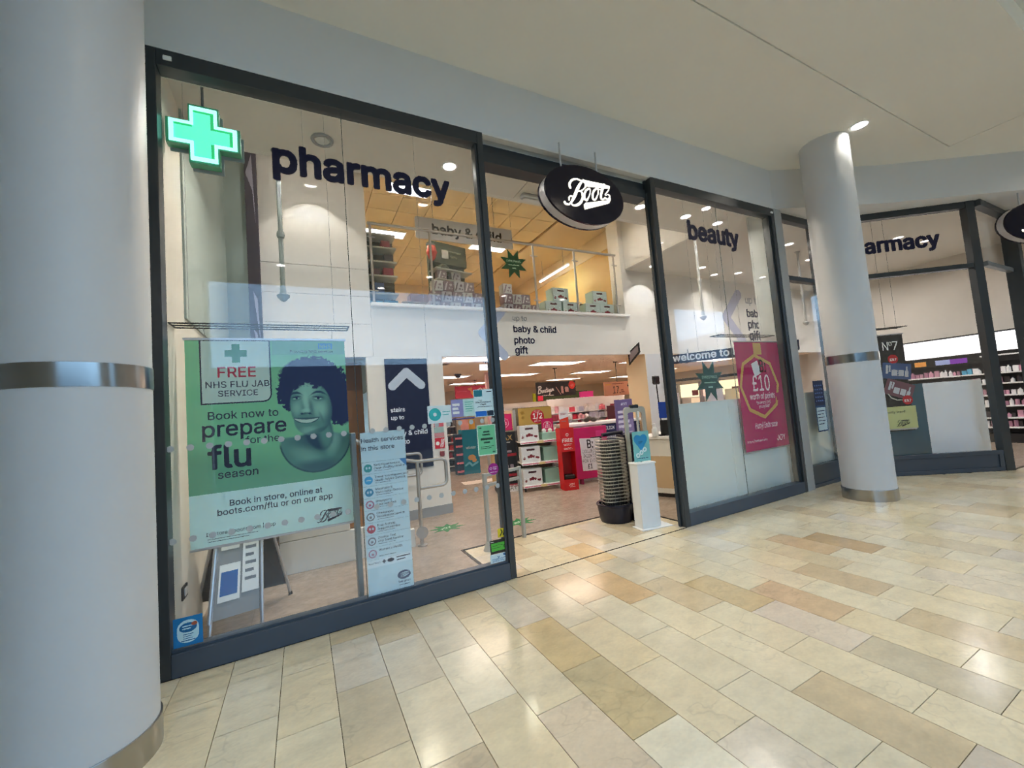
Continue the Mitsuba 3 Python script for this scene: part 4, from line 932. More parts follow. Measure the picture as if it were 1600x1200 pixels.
spots = [(4.38, 6.44, 3.25, 0, 'festive gift box, lower left of the three stacked right of the third post'), (4.78, 6.44, 3.25, .04, 'festive gift box, lower right of the three stacked right of the third post'), (4.58, 6.46, 3.525, .02, 'festive gift box on top of the three stacked right of the third post'),
         (5.33, 6.44, 3.25, -.02, 'festive gift box, lower left of the stack by the last balustrade post'), (5.70, 6.44, 3.25, .02, 'festive gift box, lower right of the stack by the last balustrade post'), (5.56, 6.47, 3.525, 0, 'festive gift box on top of the stack by the last balustrade post')]
for x, y, z, a, lab in spots:
    if proto is None:
        proto = gift_box('gift_box', lab, 'festive gift boxes on the upper floor', (x, y, z), (math.cos(a), math.sin(a)))
    else:
        proto.copy('gift_box', lab, 'gift box', 'festive gift boxes on the upper floor', (x, y, z), (math.cos(a), math.sin(a)))
def cube_box(name, label, group, at, s, c, c2):
    t = Thing(name, label, 'gift box', group, at=at)
    t.part('carton', box(-s / 2, s / 2, 0, s, 0, s, .002), M(c, .5))
    t.part('print', plate(unary_union([Polygon([(-s * .45, s * .1), (-s * .2, s * .9), (-s * .05, s * .9), (-s * .3, s * .1)]), Point(s * .2, s * .62).buffer(s * .12), Point(s * .05, s * .3).buffer(s * .09), Point(s * .32, s * .25).buffer(s * .07)]), 0, .001), M(c2, .5))
    return t
pal = [('#b9b9bd', '#5a4a55'), ('#7d6a72', '#c9c4c8'), ('#c7c9c6', '#8f7d86'), ('#8b7f86', '#d4cfd0')]
cubes = [(3.42 + .185 * i, 6.46, 3.25 + .185 * j, (i + j) % 4) for j in range(3) for i in range(4 - j if j else 4) if not (j == 2 and i == 1)]
for x, y, z, c in cubes:
    cube_box('small_gift_box', 'small patterned gift cube piled below the green star on the upper floor', 'patterned gift cubes on the upper floor', (x, y, z), .18, *pal[c])
for j in range(3):
    for i in range(6 - j):
        cube_box('small_gift_box', 'small patterned gift cube piled in front of the dark gifts unit on the upper floor', 'patterned gift cubes by the gifts unit', (2.06 + .19 * i + .09 * j - .05 * j, 6.55, 3.25 + .185 * j), .18, *pal[(i * 3 + j) % 4])
t = Thing('gifts_unit', 'dark green shelf unit headed Personalised Gifts on the upper floor', 'shelving unit', at=(2.62, 7.15, 3.2), u=(.97, .24))
t.part('back_panel', box(-.42, .36, .10, .16, 0, 1.52), M('#23301f', .6)); t.part('header', box(-.42, .36, 0, .10, 1.12, 1.52), M('#2b3526', .6))
t.part('lettering', plate(unary_union([tpoly('Personalised', -.10, 1.36, w=.34, grow=.01), tpoly('Gifts', .0, 1.26, w=.14, grow=.01)]), 0, .002), M('#b9c2b0', .5))
for z in (.45, .75, .95):
    t.part('shelf', box(-.42, .36, -.16, .10, z, z + .025), M('#b9bfb8', .5))
t.part('price_card', box(-.20, -.06, -.02, -.01, 1.22, 1.38), WHITE); t.part('red_ornament', lathe([(0, 0), (.06, .05), (.10, .16), (.07, .28), (0, .32)], (-.44, -.06, 1.10), 12), M('#c4453c', .5))
t.part('wreath', tube([(-.20 + .09 * math.cos(a), -.05, .98 + .09 * math.sin(a)) for a in np.linspace(0, 2 * math.pi, 16, endpoint=False)], .03, 6, True), M('#3f4a3a', .7))
for i, (z, w) in enumerate(((.475, .2), (.475, .2), (.475, .2), (.775, .22), (.775, .22))):
    x = (-.32 + .24 * i) if i < 3 else (-.25 + .3 * (i - 3))
    cube_box('shelved_gift', 'gift carton on a shelf of the dark gifts unit upstairs', 'cartons on the gifts unit', (2.62 + .97 * x, 7.05 + .24 * x, 3.2 + z), w * .8, *pal[i % 4])
t = Thing('wall_shelf_unit', 'tall dark shelf unit with pale shelves at the left end of the upper floor', 'shelving unit', at=(1.30, 6.75, 3.2))
t.part('back_panel', box(-.28, .22, .3, .34, 0, 1.40), M('#3c3b33', .6)); t.part('side', box(-.30, -.28, 0, .34, 0, 1.40), M('#8f938b', .5))
for z in (.05, .36, .66, .90, 1.14, 1.36):
    t.part('shelf', box(-.28, .22, 0, .30, z, z + .03, .003), M('#b3bbb3', .5))
for i, (x, z, s, c) in enumerate(((.08, .69, .16, '#8a2a35'), (-.12, .69, .13, '#4a3038'), (.10, .93, .15, '#2f2c30'), (.06, 1.17, .14, '#7d2b38'), (-.1, .39, .2, '#35507a'), (.1, .08, .22, '#2f6f95'), (-.14, .08, .2, '#3f87a8'))):
    one('shelf_item', box(1.30 + x - s / 2, 1.30 + x + s / 2, 6.80, 6.95, 3.2 + z, 3.2 + z + s * .9, .004), M(c, .5), 'dark boxed item on the tall shelf unit at the left of the upper floor', 'box', 'items on the tall upper shelf unit')
GC = ['#3c3a2c', '#4a2f22', '#5b5a3a', '#2f3a2c']
for i, (x, y, h) in enumerate(((2.3, 8.2, .9), (4.4, 8.0, .75), (5.5, 8.3, .85), (6.2, 7.6, .7))):
    t = Thing('low_display', ('low dark display table behind the gifts unit upstairs', 'low dark display table behind the first gift stack upstairs', 'low dark display table behind the last gift stack upstairs', 'small dark display at the right end of the upper floor')[i], 'display table', at=(x, y, 3.2))
    t.part('base', box(-.35, .35, 0, .5, 0, h * .7, .005), M(GC[i], .6)); t.part('top', box(-.4, .4, -.05, .55, h * .7, h * .75, .005), M('#55503f', .5)); t.part('wrapped_stack', box(-.2, .2, .1, .4, h * .75, h, .02), M(GC[(i + 1) % 4], .6))

# ------------------------------------------------------------------ ground floor: in and behind the doorway
t = Thing('basket_holder', 'dark navy stand that holds the stack of wire baskets in the doorway', 'basket stand', at=(3.50, 4.16, 0), u=(.97, -.24))
DN = M('#060921', .3)
t.part('tub', lathe([(0, 0), (.19, 0), (.20, .02), (.225, .20), (.235, .21), (.235, .225), (.20, .225), (.20, .06), (0, .06)], n=32), DN, smooth=30)
t.part('back_post', box(.185, .33, -.05, .17, 0.03, 1.08, .015), DN)
t.part('core', cyl(0, 0, .06, 1.0, .125, 16), M('#0a0b12', .6))
t.part('top_handle', tube(rounded([(-.08, .02, 1.085), (.22, .06, 1.10), (.24, .12, 1.10), (.24, .12, 1.0)], .04), .024, 10), DN, smooth=40)
WIRE = M((.62, .61, .57), .25, .9)
def basket_mesh():
    rim = [( .175 * math.copysign(abs(math.cos(a)) ** .6, math.cos(a)), .15 * math.copysign(abs(math.sin(a)) ** .6, math.sin(a)), 0) for a in np.linspace(0, 2 * math.pi, 28, endpoint=False)]
    low = [(x * .93, y * .93, -.05) for x, y, z in rim]
    return rim, low
rim, low = basket_mesh()
rim_d = tube(rim, .0065, 6, True); low_d = tube(low, .003, 4, True)
mid_d = cat([tube([(x * .965, y * .965, -.022) for x, y, z in rim], .0022, 4, True)])
wires = cat([rod(rim[i], low[i], .0016, 4) for i in range(0, 28, 1)])
proto = None
for i in range(19):
    at, u = (3.495 + .002 * (i % 3), 4.15, .265 + .0425 * i), (math.cos(.02 * ((i * 7) % 5 - 2) - .24), math.sin(.02 * ((i * 7) % 5 - 2) - .24))
    if proto is None:
        proto = Thing('shopping_basket', 'silver wire shopping basket in the nested stack in the doorway', 'basket', 'nested wire shopping baskets', at=at, u=u)
        proto.part('rim', rim_d, WIRE, smooth=40); proto.part('side_wires', wires, WIRE, kind='stuff'); proto.part('hoop', low_d, WIRE)
    else:
        proto.copy('shopping_basket', 'silver wire shopping basket in the nested stack in the doorway', 'basket', 'nested wire shopping baskets', at, u)
t = Thing('donation_pedestal', 'slim white pedestal with a teal heart card standing in the doorway', 'pedestal', at=(3.565, 3.68, 0), u=(.99, -.14))
t.part('base_plate', box(-.16, .26, -.11, .10, 0, .012, .003), WHITE)
t.part('column', box(-.125, .125, -.07, .09, .012, .745, .004), M('#e6e9ea', .35))
t.part('side_panel', box(.125, .16, -.03, .09, .012, .70, .003), M('#d4d8da', .4))
t.part('top', box(-.135, .135, -.08, .10, .745, .762, .003), WHITE)
t.part('card', box(-.105, .125, -.005, .0, .77, 1.125), M('#7fc4c4', .4))
heart = unary_union([Point(-.04, 1.035).buffer(.048), Point(.045, 1.035).buffer(.048), Polygon([(-.082, 1.01), (.087, 1.01), (.0025, .90)])]).buffer(.004)
t.part('heart_print', plate(heart, -.005, .001), M('#2a8fc4', .4))
t.part('ring_print', plate(unary_union([Point(x, z).buffer(.028).difference(Point(x, z).buffer(.012)) for x, z in ((-.05, .845), (.0, .875), (.05, .905))]), -.006, .0006), M('#e4f0f0', .5))
t.part('card_print', plate(fake_lines(-.07, .09, (.805,), .006).union(fake_lines(-.03, .03, (1.0, .985), .006)), -.0062, .0006), M('#1d4f7a', .5))
t.part('stem', rod((0, .02, .76), (0, .02, .80), .012), DKGREY)
def gate(label, at, u, w=.27, h=1.42, d=.05):
    t = Thing('security_gate', label, 'security gate', at=at, u=u)
    t.part('frame', upright(extr(rrect(0, w, 0, h, .05).union(sbox(0, 0, w, .2)).difference(rrect(.045, w - .045, .10, h - .07, .03)), d), 0, 0, d), M('#b3aea2', .4))
    t.part('inner_bar', box(w / 2 + .02, w / 2 + .045, .01, .04, .10, h - .07, .003), M('#c4bfb2', .4))
    t.part('cap', box(w * .3, w * .7, -.004, d + .004, h - .02, h + .025, .006), BLACK)
    t.part('light', box(w * .62, w * .7, -.003, .0, h - .14, h - .06), WHITE)
    t.part('foot', box(-.01, w + .01, -.02, d + .02, 0, .09, .005), M('#3a3835', .5))
gate('beige security gate loop behind the white pedestal on the right of the doorway', (3.63, 3.98, 0), (.27, -.15))
t = Thing('barrier', 'grey tubular barrier with two rails behind the glass at the left of the doorway', 'barrier', at=(1.755, 4.22, 0), u=(.96, .25))
GR = M('#a7a59d', .4)
t.part('post', box(-.022, .022, -.02, .02, 0, .83, .004), GR); t.part('foot', lathe([(0, 0), (.07, 0), (.03, .10), (0, .10)], n=16), GR)
t.part('rail', box(.022, .52, -.015, .015, .79, .825, .003), GR); t.part('rail', box(.022, .52, -.015, .015, .68, .715, .003), GR)
t.part('end_post', box(.50, .54, -.02, .02, 0.0, .83, .004), GR)
# festive trolley with shelves of boxes
tu = (.97, -.24)
TR = np.array(tu) / np.linalg.norm(tu); TN = np.array((-TR[1], TR[0]))
def tloc(x, y, z=0.0):
    q = np.array((3.91, 6.69)) + TR * x + TN * y
    return (q[0], q[1], z)
t = Thing('display_trolley', 'white wheeled promotion trolley headed better than half price with gift boxes', 'display trolley', at=tloc(0, 0), u=tu)
t.part('back_panel', box(-.36, .38, .30, .32, .10, 1.53), M('#6e6a5e', .6))
t.part('header', box(-.30, .36, .10, .12, 1.19, 1.52), M('#ad8c3e', .45))
t.part('price_disc', plate(Point(.07, 1.34).buffer(.135), .10, .001), M('#b0151e', .45))
t.part('price_print', plate(unary_union([tpoly('1/2', -.02, 1.30, w=.19, h=.105, grow=.03), tpoly('BETTER', .07, 1.43, w=.12, mid=True), tpoly('THAN', .07, 1.405, w=.07, mid=True), tpoly('PRICE', .07, 1.235, w=.13, mid=True)]), .099, .001), M('#f0e6e0', .5))
t.part('gold_print', plate(unary_union([star8(.05).buffer(.0), shapely.affinity.translate(star8(.04), .0, -.09)]).buffer(0), .10, .001).apply_translation((-.22, 0, 1.43)), M('#8a6a1c', .4))
t.part('points_card', box(.13, .36, .06, .064, 1.03, 1.29), M('#c0155a', .45))
t.part('points_print', plate(unary_union([Point(.245, 1.15).buffer(.085).difference(Point(.245, 1.15).buffer(.078)), tpoly('£10', .195, 1.11, w=.10, h=.06, grow=.03), sbox(.225, 1.175, .265, 1.22)]), .06, .001), M('#f0c9d8', .5))
for z in (.115, .52, .905):
    k = t.part('shelf', box(-.38, .40, -.18, .30, z - .02, z, .003), M('#e6e2da', .5))
    t.part('price_rail', box(-.38, .40, -.20, -.18, z - .045, z + .005, .003), WHITE, under=k)
    t.part('red_strip', box(-.36, .38, -.2015, -.20, z - .03, z - .015), M('#c8506a', .5), under=k)
    t.part('price_tag', box(-.06, .06, -.206, -.2015, z - .045, z), M('#d8c48a', .5), under=k)
for x in (-.34, .36):
    t.part('side_post', box(x - .012, x + .012, .26, .30, .1, 1.2), GREY)
    for y in (-.15, .26):
        t.part('caster', tube([(x, y, .045 + .0)] + [(x, y, .09)], .012, 8), DKGREY); w_ = lathe([(0, -.012), (.04, -.012), (.04, .012), (0, .012)], n=16)
        w_.apply_transform(trimesh.transformations.rotation_matrix(math.pi / 2, [0, 1, 0])); w_.apply_translation((x, y, .04))
        t.part('wheel', w_, BLACK)
pb = None
for z, pos in ((.115, 'bottom'), (.52, 'middle'), (.905, 'top')):
    lab = f'white festive gift box on the {pos} shelf of the wheeled trolley'
    if pb is None:
        GB, GBS = M('#d6d8d6', .5), M('#c2c8c6', .5)
        pb = gift_box('trolley_gift_box', lab, 'white gift boxes on the trolley', tloc(-.19, -.17, z), tu, .36, .2, .29)
    else:
        pb.copy('trolley_gift_box', lab, 'gift box', 'white gift boxes on the trolley', tloc(-.19, -.17, z), tu)
    h = .25 if pos != 'top' else .13
    one('sage_gift_box', box(-.14, .14, 0, .26, 0, h, .004), M('#8fb5a2', .5), f'plain sage green box on the {pos} shelf of the wheeled trolley', 'gift box', 'sage boxes on the trolley', at=tloc(.20, -.14, z), u=tu)
for i, x in enumerate((.14, .26)):
    one('small_ornament', lathe([(0, 0), (.035, .0), (.045, .03), (.03, .06), (0, .075)], n=14), M('#e2ded8', .5), ('small white ornament, left one on the top sage box of the trolley', 'small white ornament, right one on the top sage box of the trolley')[i], 'ornament', at=tloc(x, -.02, .905 + .13))
# black display left of the trolley
t = Thing('black_display', 'tall black display stand with a gold heading left of the trolley', 'display stand', at=(3.14, 6.93, 0), u=(.98, -.2))
t.part('body', box(0, .40, 0, .3, .0, 1.10), M('#0c0b0e', .5))
t.part('base_strip', box(-.005, .405, -.006, 0, .0, .12), M('#d9d6d0', .5)); t.part('base_print', plate(tpoly('PLAY', .12, .03, w=.24), -.006, .001), BLACK)
t.part('heading', plate(tpoly('MAX', .04, .95, w=.30, h=.09, grow=.03), 0, .002), M('#a8844a', .4)); t.part('sub_heading', plate(fake_lines(.10, .30, (.90,), .02), 0, .002), M('#9a9a98', .4))
for z in (.70, .33, .14):
    t.part('red_band', box(0, .40, -.006, 0, z - .05, z), M('#8f1522', .5))
t.part('pack_print', plate(unary_union([rrect(.06 + .1 * i, .13 + .1 * i, .40, .50, .02) for i in range(3)] + [rrect(.08 + .14 * i, .17 + .14 * i, .72, .76, .01) for i in range(2)]), 0, .001), M('#8d7f86', .5))
t.part('side_strip', box(-.035, 0, 0, .3, .12, 1.12), M('#b89a5e', .5))
t.part('top_board', box(.02, .40, .05, .07, 1.10, 1.50), M('#c9a988', .5)); t.part('points_card', box(.06, .37, .03, .05, 1.13, 1.44), M('#bb1456', .45))
t.part('points_print', plate(unary_union([Point(.215, 1.27).buffer(.09).difference(Point(.215, 1.27).buffer(.083)), tpoly('£10', .165, 1.23, w=.10, h=.06, grow=.03), sbox(.195, 1.30, .235, 1.345)]), .03, .001), M('#f0c9d8', .5))
t.part('patterned_side', box(.40, .46, .06, .09, 1.10, 1.50), M('#9a9a96', .5))
# red cardboard tower
t = Thing('red_tower', 'slim red cardboard tower headed FREE, right of the wheeled trolley', 'display stand', at=(4.08, 6.16, 0), u=(.97, -.24))
t.part('left_side', box(0, .008, 0, .22, 0, 1.10), RED); t.part('right_side', box(.252, .26, 0, .22, 0, 1.10), RED); t.part('back', box(.008, .252, .21, .22, 0, 1.10), M('#a01018', .5))
t.part('top_panel', box(0, .26, -.006, 0, .68, 1.10), RED); t.part('base_panel', box(-.005, .265, -.02, .0, 0, .19), RED)
t.part('stock', box(.03, .23, .02, .18, .19, .26, .01), M('#1c1413', .5))
t.part('heading', plate(unary_union([tpoly('FREE', .03, .85, w=.20, grow=.03), fake_lines(.05, .21, (.81, .79, .74, .72), .007), Point(.13, .98).buffer(.028).difference(Point(.13, .98).buffer(.018))]), -.006, .001), M('#f0dcd6', .5))
t.part('base_heading', plate(unary_union([tpoly('JOY', .08, .08, w=.11, grow=.01), fake_lines(.10, .19, (.055,), .008)]), -.02, .001), M('#f0dcd6', .5))
t.part('header_card', box(.03, .20, .04, .05, 1.10, 1.40), M('#d8381e', .5)); t.part('header_paper', plate(Polygon([(.03, 1.26), (.20, 1.30), (.20, 1.42), (.02, 1.40)]), .04, .002), M('#e4dfe0', .5)); t.part('header_print', plate(fake_lines(.05, .17, (1.36, 1.34), .01).union(fake_lines(.06, .15, (1.22,), .012)), .037, .001), M('#b06a6a', .5))
# magenta A-board and click and collect counter
t = Thing('magenta_board', 'magenta display board with a white points card, between the red tower and the baskets', 'display board', at=(4.55, 6.42, 0), u=(.98, -.16))
t.part('panel', box(0, .72, 0, .04, .09, 1.06, .004), PINK); t.part('light_square', plate(sbox(.48, .78, .66, .98), 0, .001), M('#d0307a', .5))
for x in (.08, .60):
    t.part('leg', box(x, x + .05, -.02, .06, 0, .09), M('#7a0f40', .5))
cardp = Polygon([(.12, .86), (.36, .84), (.56, .84), (.58, .22), (.14, .24)])
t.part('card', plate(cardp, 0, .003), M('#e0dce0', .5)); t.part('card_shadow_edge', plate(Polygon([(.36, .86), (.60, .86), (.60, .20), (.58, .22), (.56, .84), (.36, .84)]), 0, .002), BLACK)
t.part('lettering', plate(unary_union([tpoly('COLLECT', .16, .57, w=.30, h=.065), tpoly('POINTS', .18, .48, w=.27, h=.065), tpoly('FOR EVERY', .15, .39, w=.36, h=.065), tpoly('£1', .25, .27, w=.10, h=.09, grow=.03), tpoly('B:', .27, .66, w=.13, h=.16, grow=.03)]), -.003, .001), M('#2a2026', .5))
t = Thing('collect_counter', 'white topped counter with a navy front reading CLICK and COLLECT behind the baskets', 'counter', at=(4.60, 6.62, 0), u=(.98, -.16))
t.part('carcass', box(0, 1.62, .02, .60, 0, 1.08), M('#c9c3c0', .5)); t.part('top', box(-.03, 1.65, -.02, .63, 1.08, 1.13, .004), M('#ece8e8', .4))
t.part('navy_panel', box(.74, 1.62, 0, .02, 0.05, 1.07), M('#0f1648', .4)); t.part('lettering', plate(unary_union([tpoly('CLICK', .80, .96, w=.22, h=.065, grow=.03), tpoly('COLLECT', .80, .80, w=.36, h=.065, grow=.03)]), 0, .002), M('#e4e6ee', .5))
for i in range(5):
    a = i * 1.3
    one('dark_ribbon_bow', trimesh.creation.icosphere(1, .06).apply_scale((1.3, .8, .7)).apply_translation((5.22 + .09 * math.cos(a), 6.72 + .06 * math.sin(a), 1.13 + .045 + .03 * (i % 2))), M('#3c332c', .4), 'dark brown ribbon bow in the little heap on the white counter top', 'bow', 'heap of dark bows')
t = Thing('sale_counter', 'white and beige service counter behind the security gate at the right of the doorway', 'counter', at=(4.72, 4.86, 0), u=(.30, -.80))
t.part('body', box(-.05, .75, 0, .9, .06, .88, .004), M('#e6e2d8', .45)); t.part('front_inset', plate(sbox(.02, .14, .55, .62), 0, .004), M('#cbb08a', .5)); t.part('top', box(-.08, .78, -.03, .93, .88, .92, .004), M('#eceae4', .35)); t.part('plinth', box(-.02, .70, .03, .8, 0, .06), M('#2a2623', .6))
t = Thing('sanitiser_bottle', 'small clear white pump bottle on the white counter by the doorway', 'bottle', at=(4.80, 4.62, .92))
t.part('body', lathe([(0, 0), (.045, 0), (.05, .02), (.05, .11), (.02, .15), (0, .15)], n=16), M('#e4e6e6', .25), smooth=40); t.part('pump', cat([cyl(0, 0, .15, .20, .012, 10), box(-.05, .012, -.008, .008, .19, .205)]), WHITE)
t = Thing('counter_screen', 'dark counter screen with a blue display beside the white counter bottle', 'screen', at=(5.02, 4.52, .92), u=(.55, -.84))
t.part('foot', box(-.08, .08, -.06, .06, 0, .015, .003), BLACK); t.part('stem', rod((0, 0, .015), (0, 0, .18), .014), BLACK); t.part('monitor', box(-.14, .14, -.02, .015, .02, .24, .006), BLACK); t.part('blue_panel', box(-.14, .14, -.02, .01, .27, .52, .004), M('#1c3f96', .35)); t.part('panel_stem', rod((0, .012, .2), (0, .012, .4), .01), BLACK)
t = Thing('camera_pole', 'thin black pole with a square black head rising from the white counter', 'camera pole', at=(4.93, 4.62, .92))
t.part('foot', box(-.07, .07, -.05, .05, 0, .02, .004), BLACK); t.part('pole', tube([(.03, 0, .02), (.02, 0, .3), (0, 0, .82)], .009, 8), BLACK); t.part('head', box(-.06, .06, -.03, .03, .80, .93, .012), BLACK)
t = Thing('purple_totem', 'purple upright sign with white text behind the security gate', 'sign', at=(4.62, 5.25, 0), u=(.98, -.2))
t.part('panel', box(0, .32, 0, .04, .0, 1.53, .004), M('#6a5a8c', .5)); t.part('lower', plate(sbox(.02, .62, .30, 1.2), 0, .001), M('#8478a6', .5)); t.part('print', plate(unary_union([tpoly('ART', .10, 1.43, w=.12, grow=.03), fake_lines(.03, .26, (1.30, 1.22, 1.14, 1.06), .045), fake_lines(.03, .28, (.98, .93, .88, .83), .015)]), -.001, .001), M('#d9d2ea', .5)); t.part('portrait_print', plate(ell(.22, .74, .07, .09), -.001, .001), M('#231a2e', .5))
t = Thing('maroon_cabinet', 'dark maroon cabinet standing behind the security gate', 'cabinet', at=(6.45, 7.35, 0), u=(.98, -.2))
t.part('body', box(0, .45, 0, .4, 0, 1.42, .005), M('#4a1a28', .5)); t.part('door_gap', box(-.002, .452, -.003, .0, 1.0, 1.02), M('#2a0d16', .5))
# floor stickers
for x, y, lab in ((1.66, 5.42, 'green star-shaped floor sticker on the shop floor behind the left window'), (2.52, 4.97, 'green star-shaped floor sticker just right of the doorway window frame')):
    t = Thing('floor_sticker', lab, 'floor sticker', at=(x, y, 0), u=(.98, .18))
    m = extr(shapely.affinity.scale(star8(.25, .5), 1, .8), .0015); t.part('star', m, M('#1f6b38', .5))
    m = extr(tpoly('JOY', -.10, -.03, w=.16, grow=.03), .0006); m.apply_translation((0, 0, .0015)); t.part('lettering', m, M('#c9d8c4', .5))
one('entrance_mat_decal', extr(Polygon([(3.0, 8.3), (3.7, 8.2), (3.75, 8.6), (3.05, 8.7)]), .002), M('#e0d4c8', .5), 'pale floor decal behind the left barrier', 'floor decal')
# hanging signs over the sales floor
def hung(name, label, x, y, z0, z1, w, m, parts, u=(1, 0)):
    t = Thing(name, label, 'hanging sign', at=(x, y, 0), u=u)
    t.part('panel', box(0, w, 0, .02, z0, z1), m)
    for nm, poly, mm in parts:
        t.part(nm, plate(poly, 0, .002), mm)
    t.part('hanging_rod', rod((w / 2, .01, z1), (w / 2, .01, GZ), .008, 6), BLACK); t.part('ceiling_clip', box(w / 2 - .06, w / 2 + .06, 0, .02, GZ - .015, GZ), BLACK)
from shapely import affinity as aff
_w = lambda pts, r=.010: LineString([(.05 + x * .062, 1.84 + y * .062) for x, y in pts]).buffer(r, quad_segs=3)
script = unary_union([_w([(0, 0), (.6, 2.9), (.2, 2.6), (1.2, 3.0), (1.5, 2.3), (.6, 1.6), (1.4, 1.3), (1.2, .3), (.2, .1)], .012), _w([(2.2, 1.3), (1.7, .9), (1.9, .3), (2.4, .5), (2.5, 1.1), (2.2, 1.3), (2.8, 1.2)]),
    _w([(2.9, 1.4), (2.8, .6), (3.2, .4), (3.5, 1.4), (3.4, .5), (3.7, .6)]), _w([(4.1, 2.4), (3.8, .6), (4.1, .5)]), _w([(3.7, 1.6), (4.5, 1.8)]), _w([(4.5, 1.4), (4.4, .6), (4.7, .7)]), _w([(5.4, 1.5), (4.9, 1.2), (5.0, .7), (5.4, 1.0), (5.5, 1.6), (5.2, -.6)]),
    _w([(5.8, 1.6), (5.7, .8), (6.1, .7), (6.4, 1.7), (6.3, .8)]), _w([(6.6, 1.2), (7.1, 1.5), (6.9, 1.9), (6.6, 1.4), (6.7, .9), (7.3, 1.1)])])
hung('black_hanging_sign', 'black hanging sign with white handwriting and a red price disc over the sales floor', 5.06, 8.5, 1.76, 2.12, 1.17, M('#1a1214', .5), (('script_print', script.union(fake_lines(.15, .5, (1.785,), .012)), M('#cfc6c0', .5)), ('product_print', unary_union([rrect(.72, .79, 1.82, 2.0, .01), rrect(.84, .95, 1.85, 1.98, .02), LineString([(.58, 1.98), (.70, 1.80)]).buffer(.01)]), M('#b88a80', .5)), ('price_disc', ell(1.06, 2.02, .10, .105).intersection(sbox(0, 1.7, 1.17, 2.12)), M('#e0301c', .5)), ('price_print', tpoly('£2', 1.02, 1.98, w=.09, grow=.05), M('#f8e4dc', .5))))
hung('peach_hanging_sign', 'peach hanging sign with the number 17 over the sales floor', 6.32, 7.5, 1.65, 1.98, .83, M('#d9926e', .5), (('number_print', tpoly('17.', .26, 1.70, w=.22, h=.17), M('#3a2420', .5)), ('side_print', unary_union([fake_lines(.50, .60, (1.72, 1.76), .03), fake_lines(.26, .60, (1.92,), .02)]), M('#a86248', .5)), ('dark_emblem', unary_union([Point(.76, 1.87).buffer(.045).difference(Point(.76, 1.87).buffer(.02)), sbox(.79, 1.82, .81, 1.98)]), M('#1d1518', .5)), ('bottle_print', fake_lines(.03, .20, (1.90,), .03), M('#e0a03c', .5))))
hung('red_hanging_banner', 'red hanging banner with a gold bow behind the lilac leaflet', 3.88, 11.0, 1.95, 2.30, 1.25, M('#c0203c', .5), (('bow_print', unary_union([Polygon([(.36, 2.22), (.52, 2.26), (.50, 2.12)]), Polygon([(.46, 2.1), (.56, 1.96), (.66, 1.96), (.52, 2.15)])]), M('#d89a50', .5)), ('price_print', tpoly('£10', .70, 2.10, w=.4, h=.12, grow=.04), M('#f4d8c8', .5)), ('line_print', fake_lines(.05, .35, (2.14,), .01), M('#e0607a', .5))))
hung('exit_sign', 'pale blue lit hanging sign box near the ceiling behind the doorway frame', 2.98, 7.0, 2.285, 2.41, .27, M('#c9d8ee', .4), (('arrow_print', chevron(.13, 2.345, .03, 0, .3), M('#9ab4d8', .5)),))
t = Thing('dome_camera', 'small dark dome camera on the peach ceiling left of the doorway frame', 'camera', at=(3.34, 9.2, GZ)); t.part('dome', lathe([(0, -.10), (.05, -.085), (.075, -.04), (.08, 0), (0, 0)], n=16), M('#241a1c', .3), smooth=40)
t = Thing('dome_camera', 'grey dome camera on the ceiling just below the welcome header sign', 'camera', at=(8.9, 7.25, GZ)); t.part('dome', lathe([(0, -.12), (.06, -.10), (.09, -.04), (.10, 0), (0, 0)], n=16), M('#6a5a58', .3), smooth=40)
one('glass_header_bar', box(0, 3.2, 0, .05, 1.93, 2.0, .004), M('#33312f', .5), 'long dark header bar behind the green star in the right window', 'header bar', at=(9.2, 8.6, 0), u=(.50, -.86))

# ------------------------------------------------------------------ stocked shelving
rng = np.random.RandomState(11)
def product_mesh(kind, w, d, h):
    if kind == 0:
        return box(-w / 2, w / 2, 0, d, 0, h, .003)
    if kind == 1:
        return lathe([(0, 0), (w / 2, 0), (w / 2, h * .7), (w * .2, h * .8), (w * .2, h), (0, h)], n=8)
    return lathe([(0, 0), (w * .46, 0), (w / 2, h * .1), (w / 2, h * .9), (w * .46, h), (0, h)], n=8)
_pd = {}
def product(name, label, cat_, group, at, u, kind, w, d, h, col):
    k = (kind, w, d, h, col)
    if k not in _pd:
        _pd[k] = mikit.ply(product_mesh(kind, w, d, h), M(col, .45))
    o = Thing(name, label, cat_, group, at=at, u=u)
    o.put(o.key, _pd[k])
def gondola(label, at, u, length, heights, depth=.38, header=None, colours=(), group='', plabel='', sizes=((.13, .15), (.10, .16), (.17, .14), (.15, .12)), side=M('#d6cfc8', .5), top=1.35):
    t = Thing('shelving_gondola', label, 'shelving unit', at=at, u=u)
    t.part('back_panel', box(0, length, depth, depth + .03, .05, top), M('#eae4e2', .5)); t.part('end_panel', box(-.03, 0, -.02, depth + .03, 0, top), side); t.part('end_panel', box(length, length + .03, -.02, depth + .03, 0, top), side); t.part('plinth', box(0, length, .02, depth, 0, .10), DKGREY)
    for z in heights:
        t.part('shelf', box(0, length, 0, depth, z - .025, z, .003), WHITE)
    if header:
        t.part('header', box(0, length, .02, .05, top, top + .16), M(header, .5))
    uu = np.array(u) / np.linalg.norm(u); vv = np.array((-uu[1], uu[0]))
    for z in heights:
        x = .08
        while x < length - .10:
            w, h = sizes[rng.randint(len(sizes))]
            q = np.array(at[:2]) + uu * (x + w / 2) + vv * .04
            product('shelf_product', plabel, 'product', group, (q[0], q[1], z), u, (0, 0, 0, 1, 2)[rng.randint(5)], w, .12, h, colours[rng.randint(len(colours))])
            x += w + .008
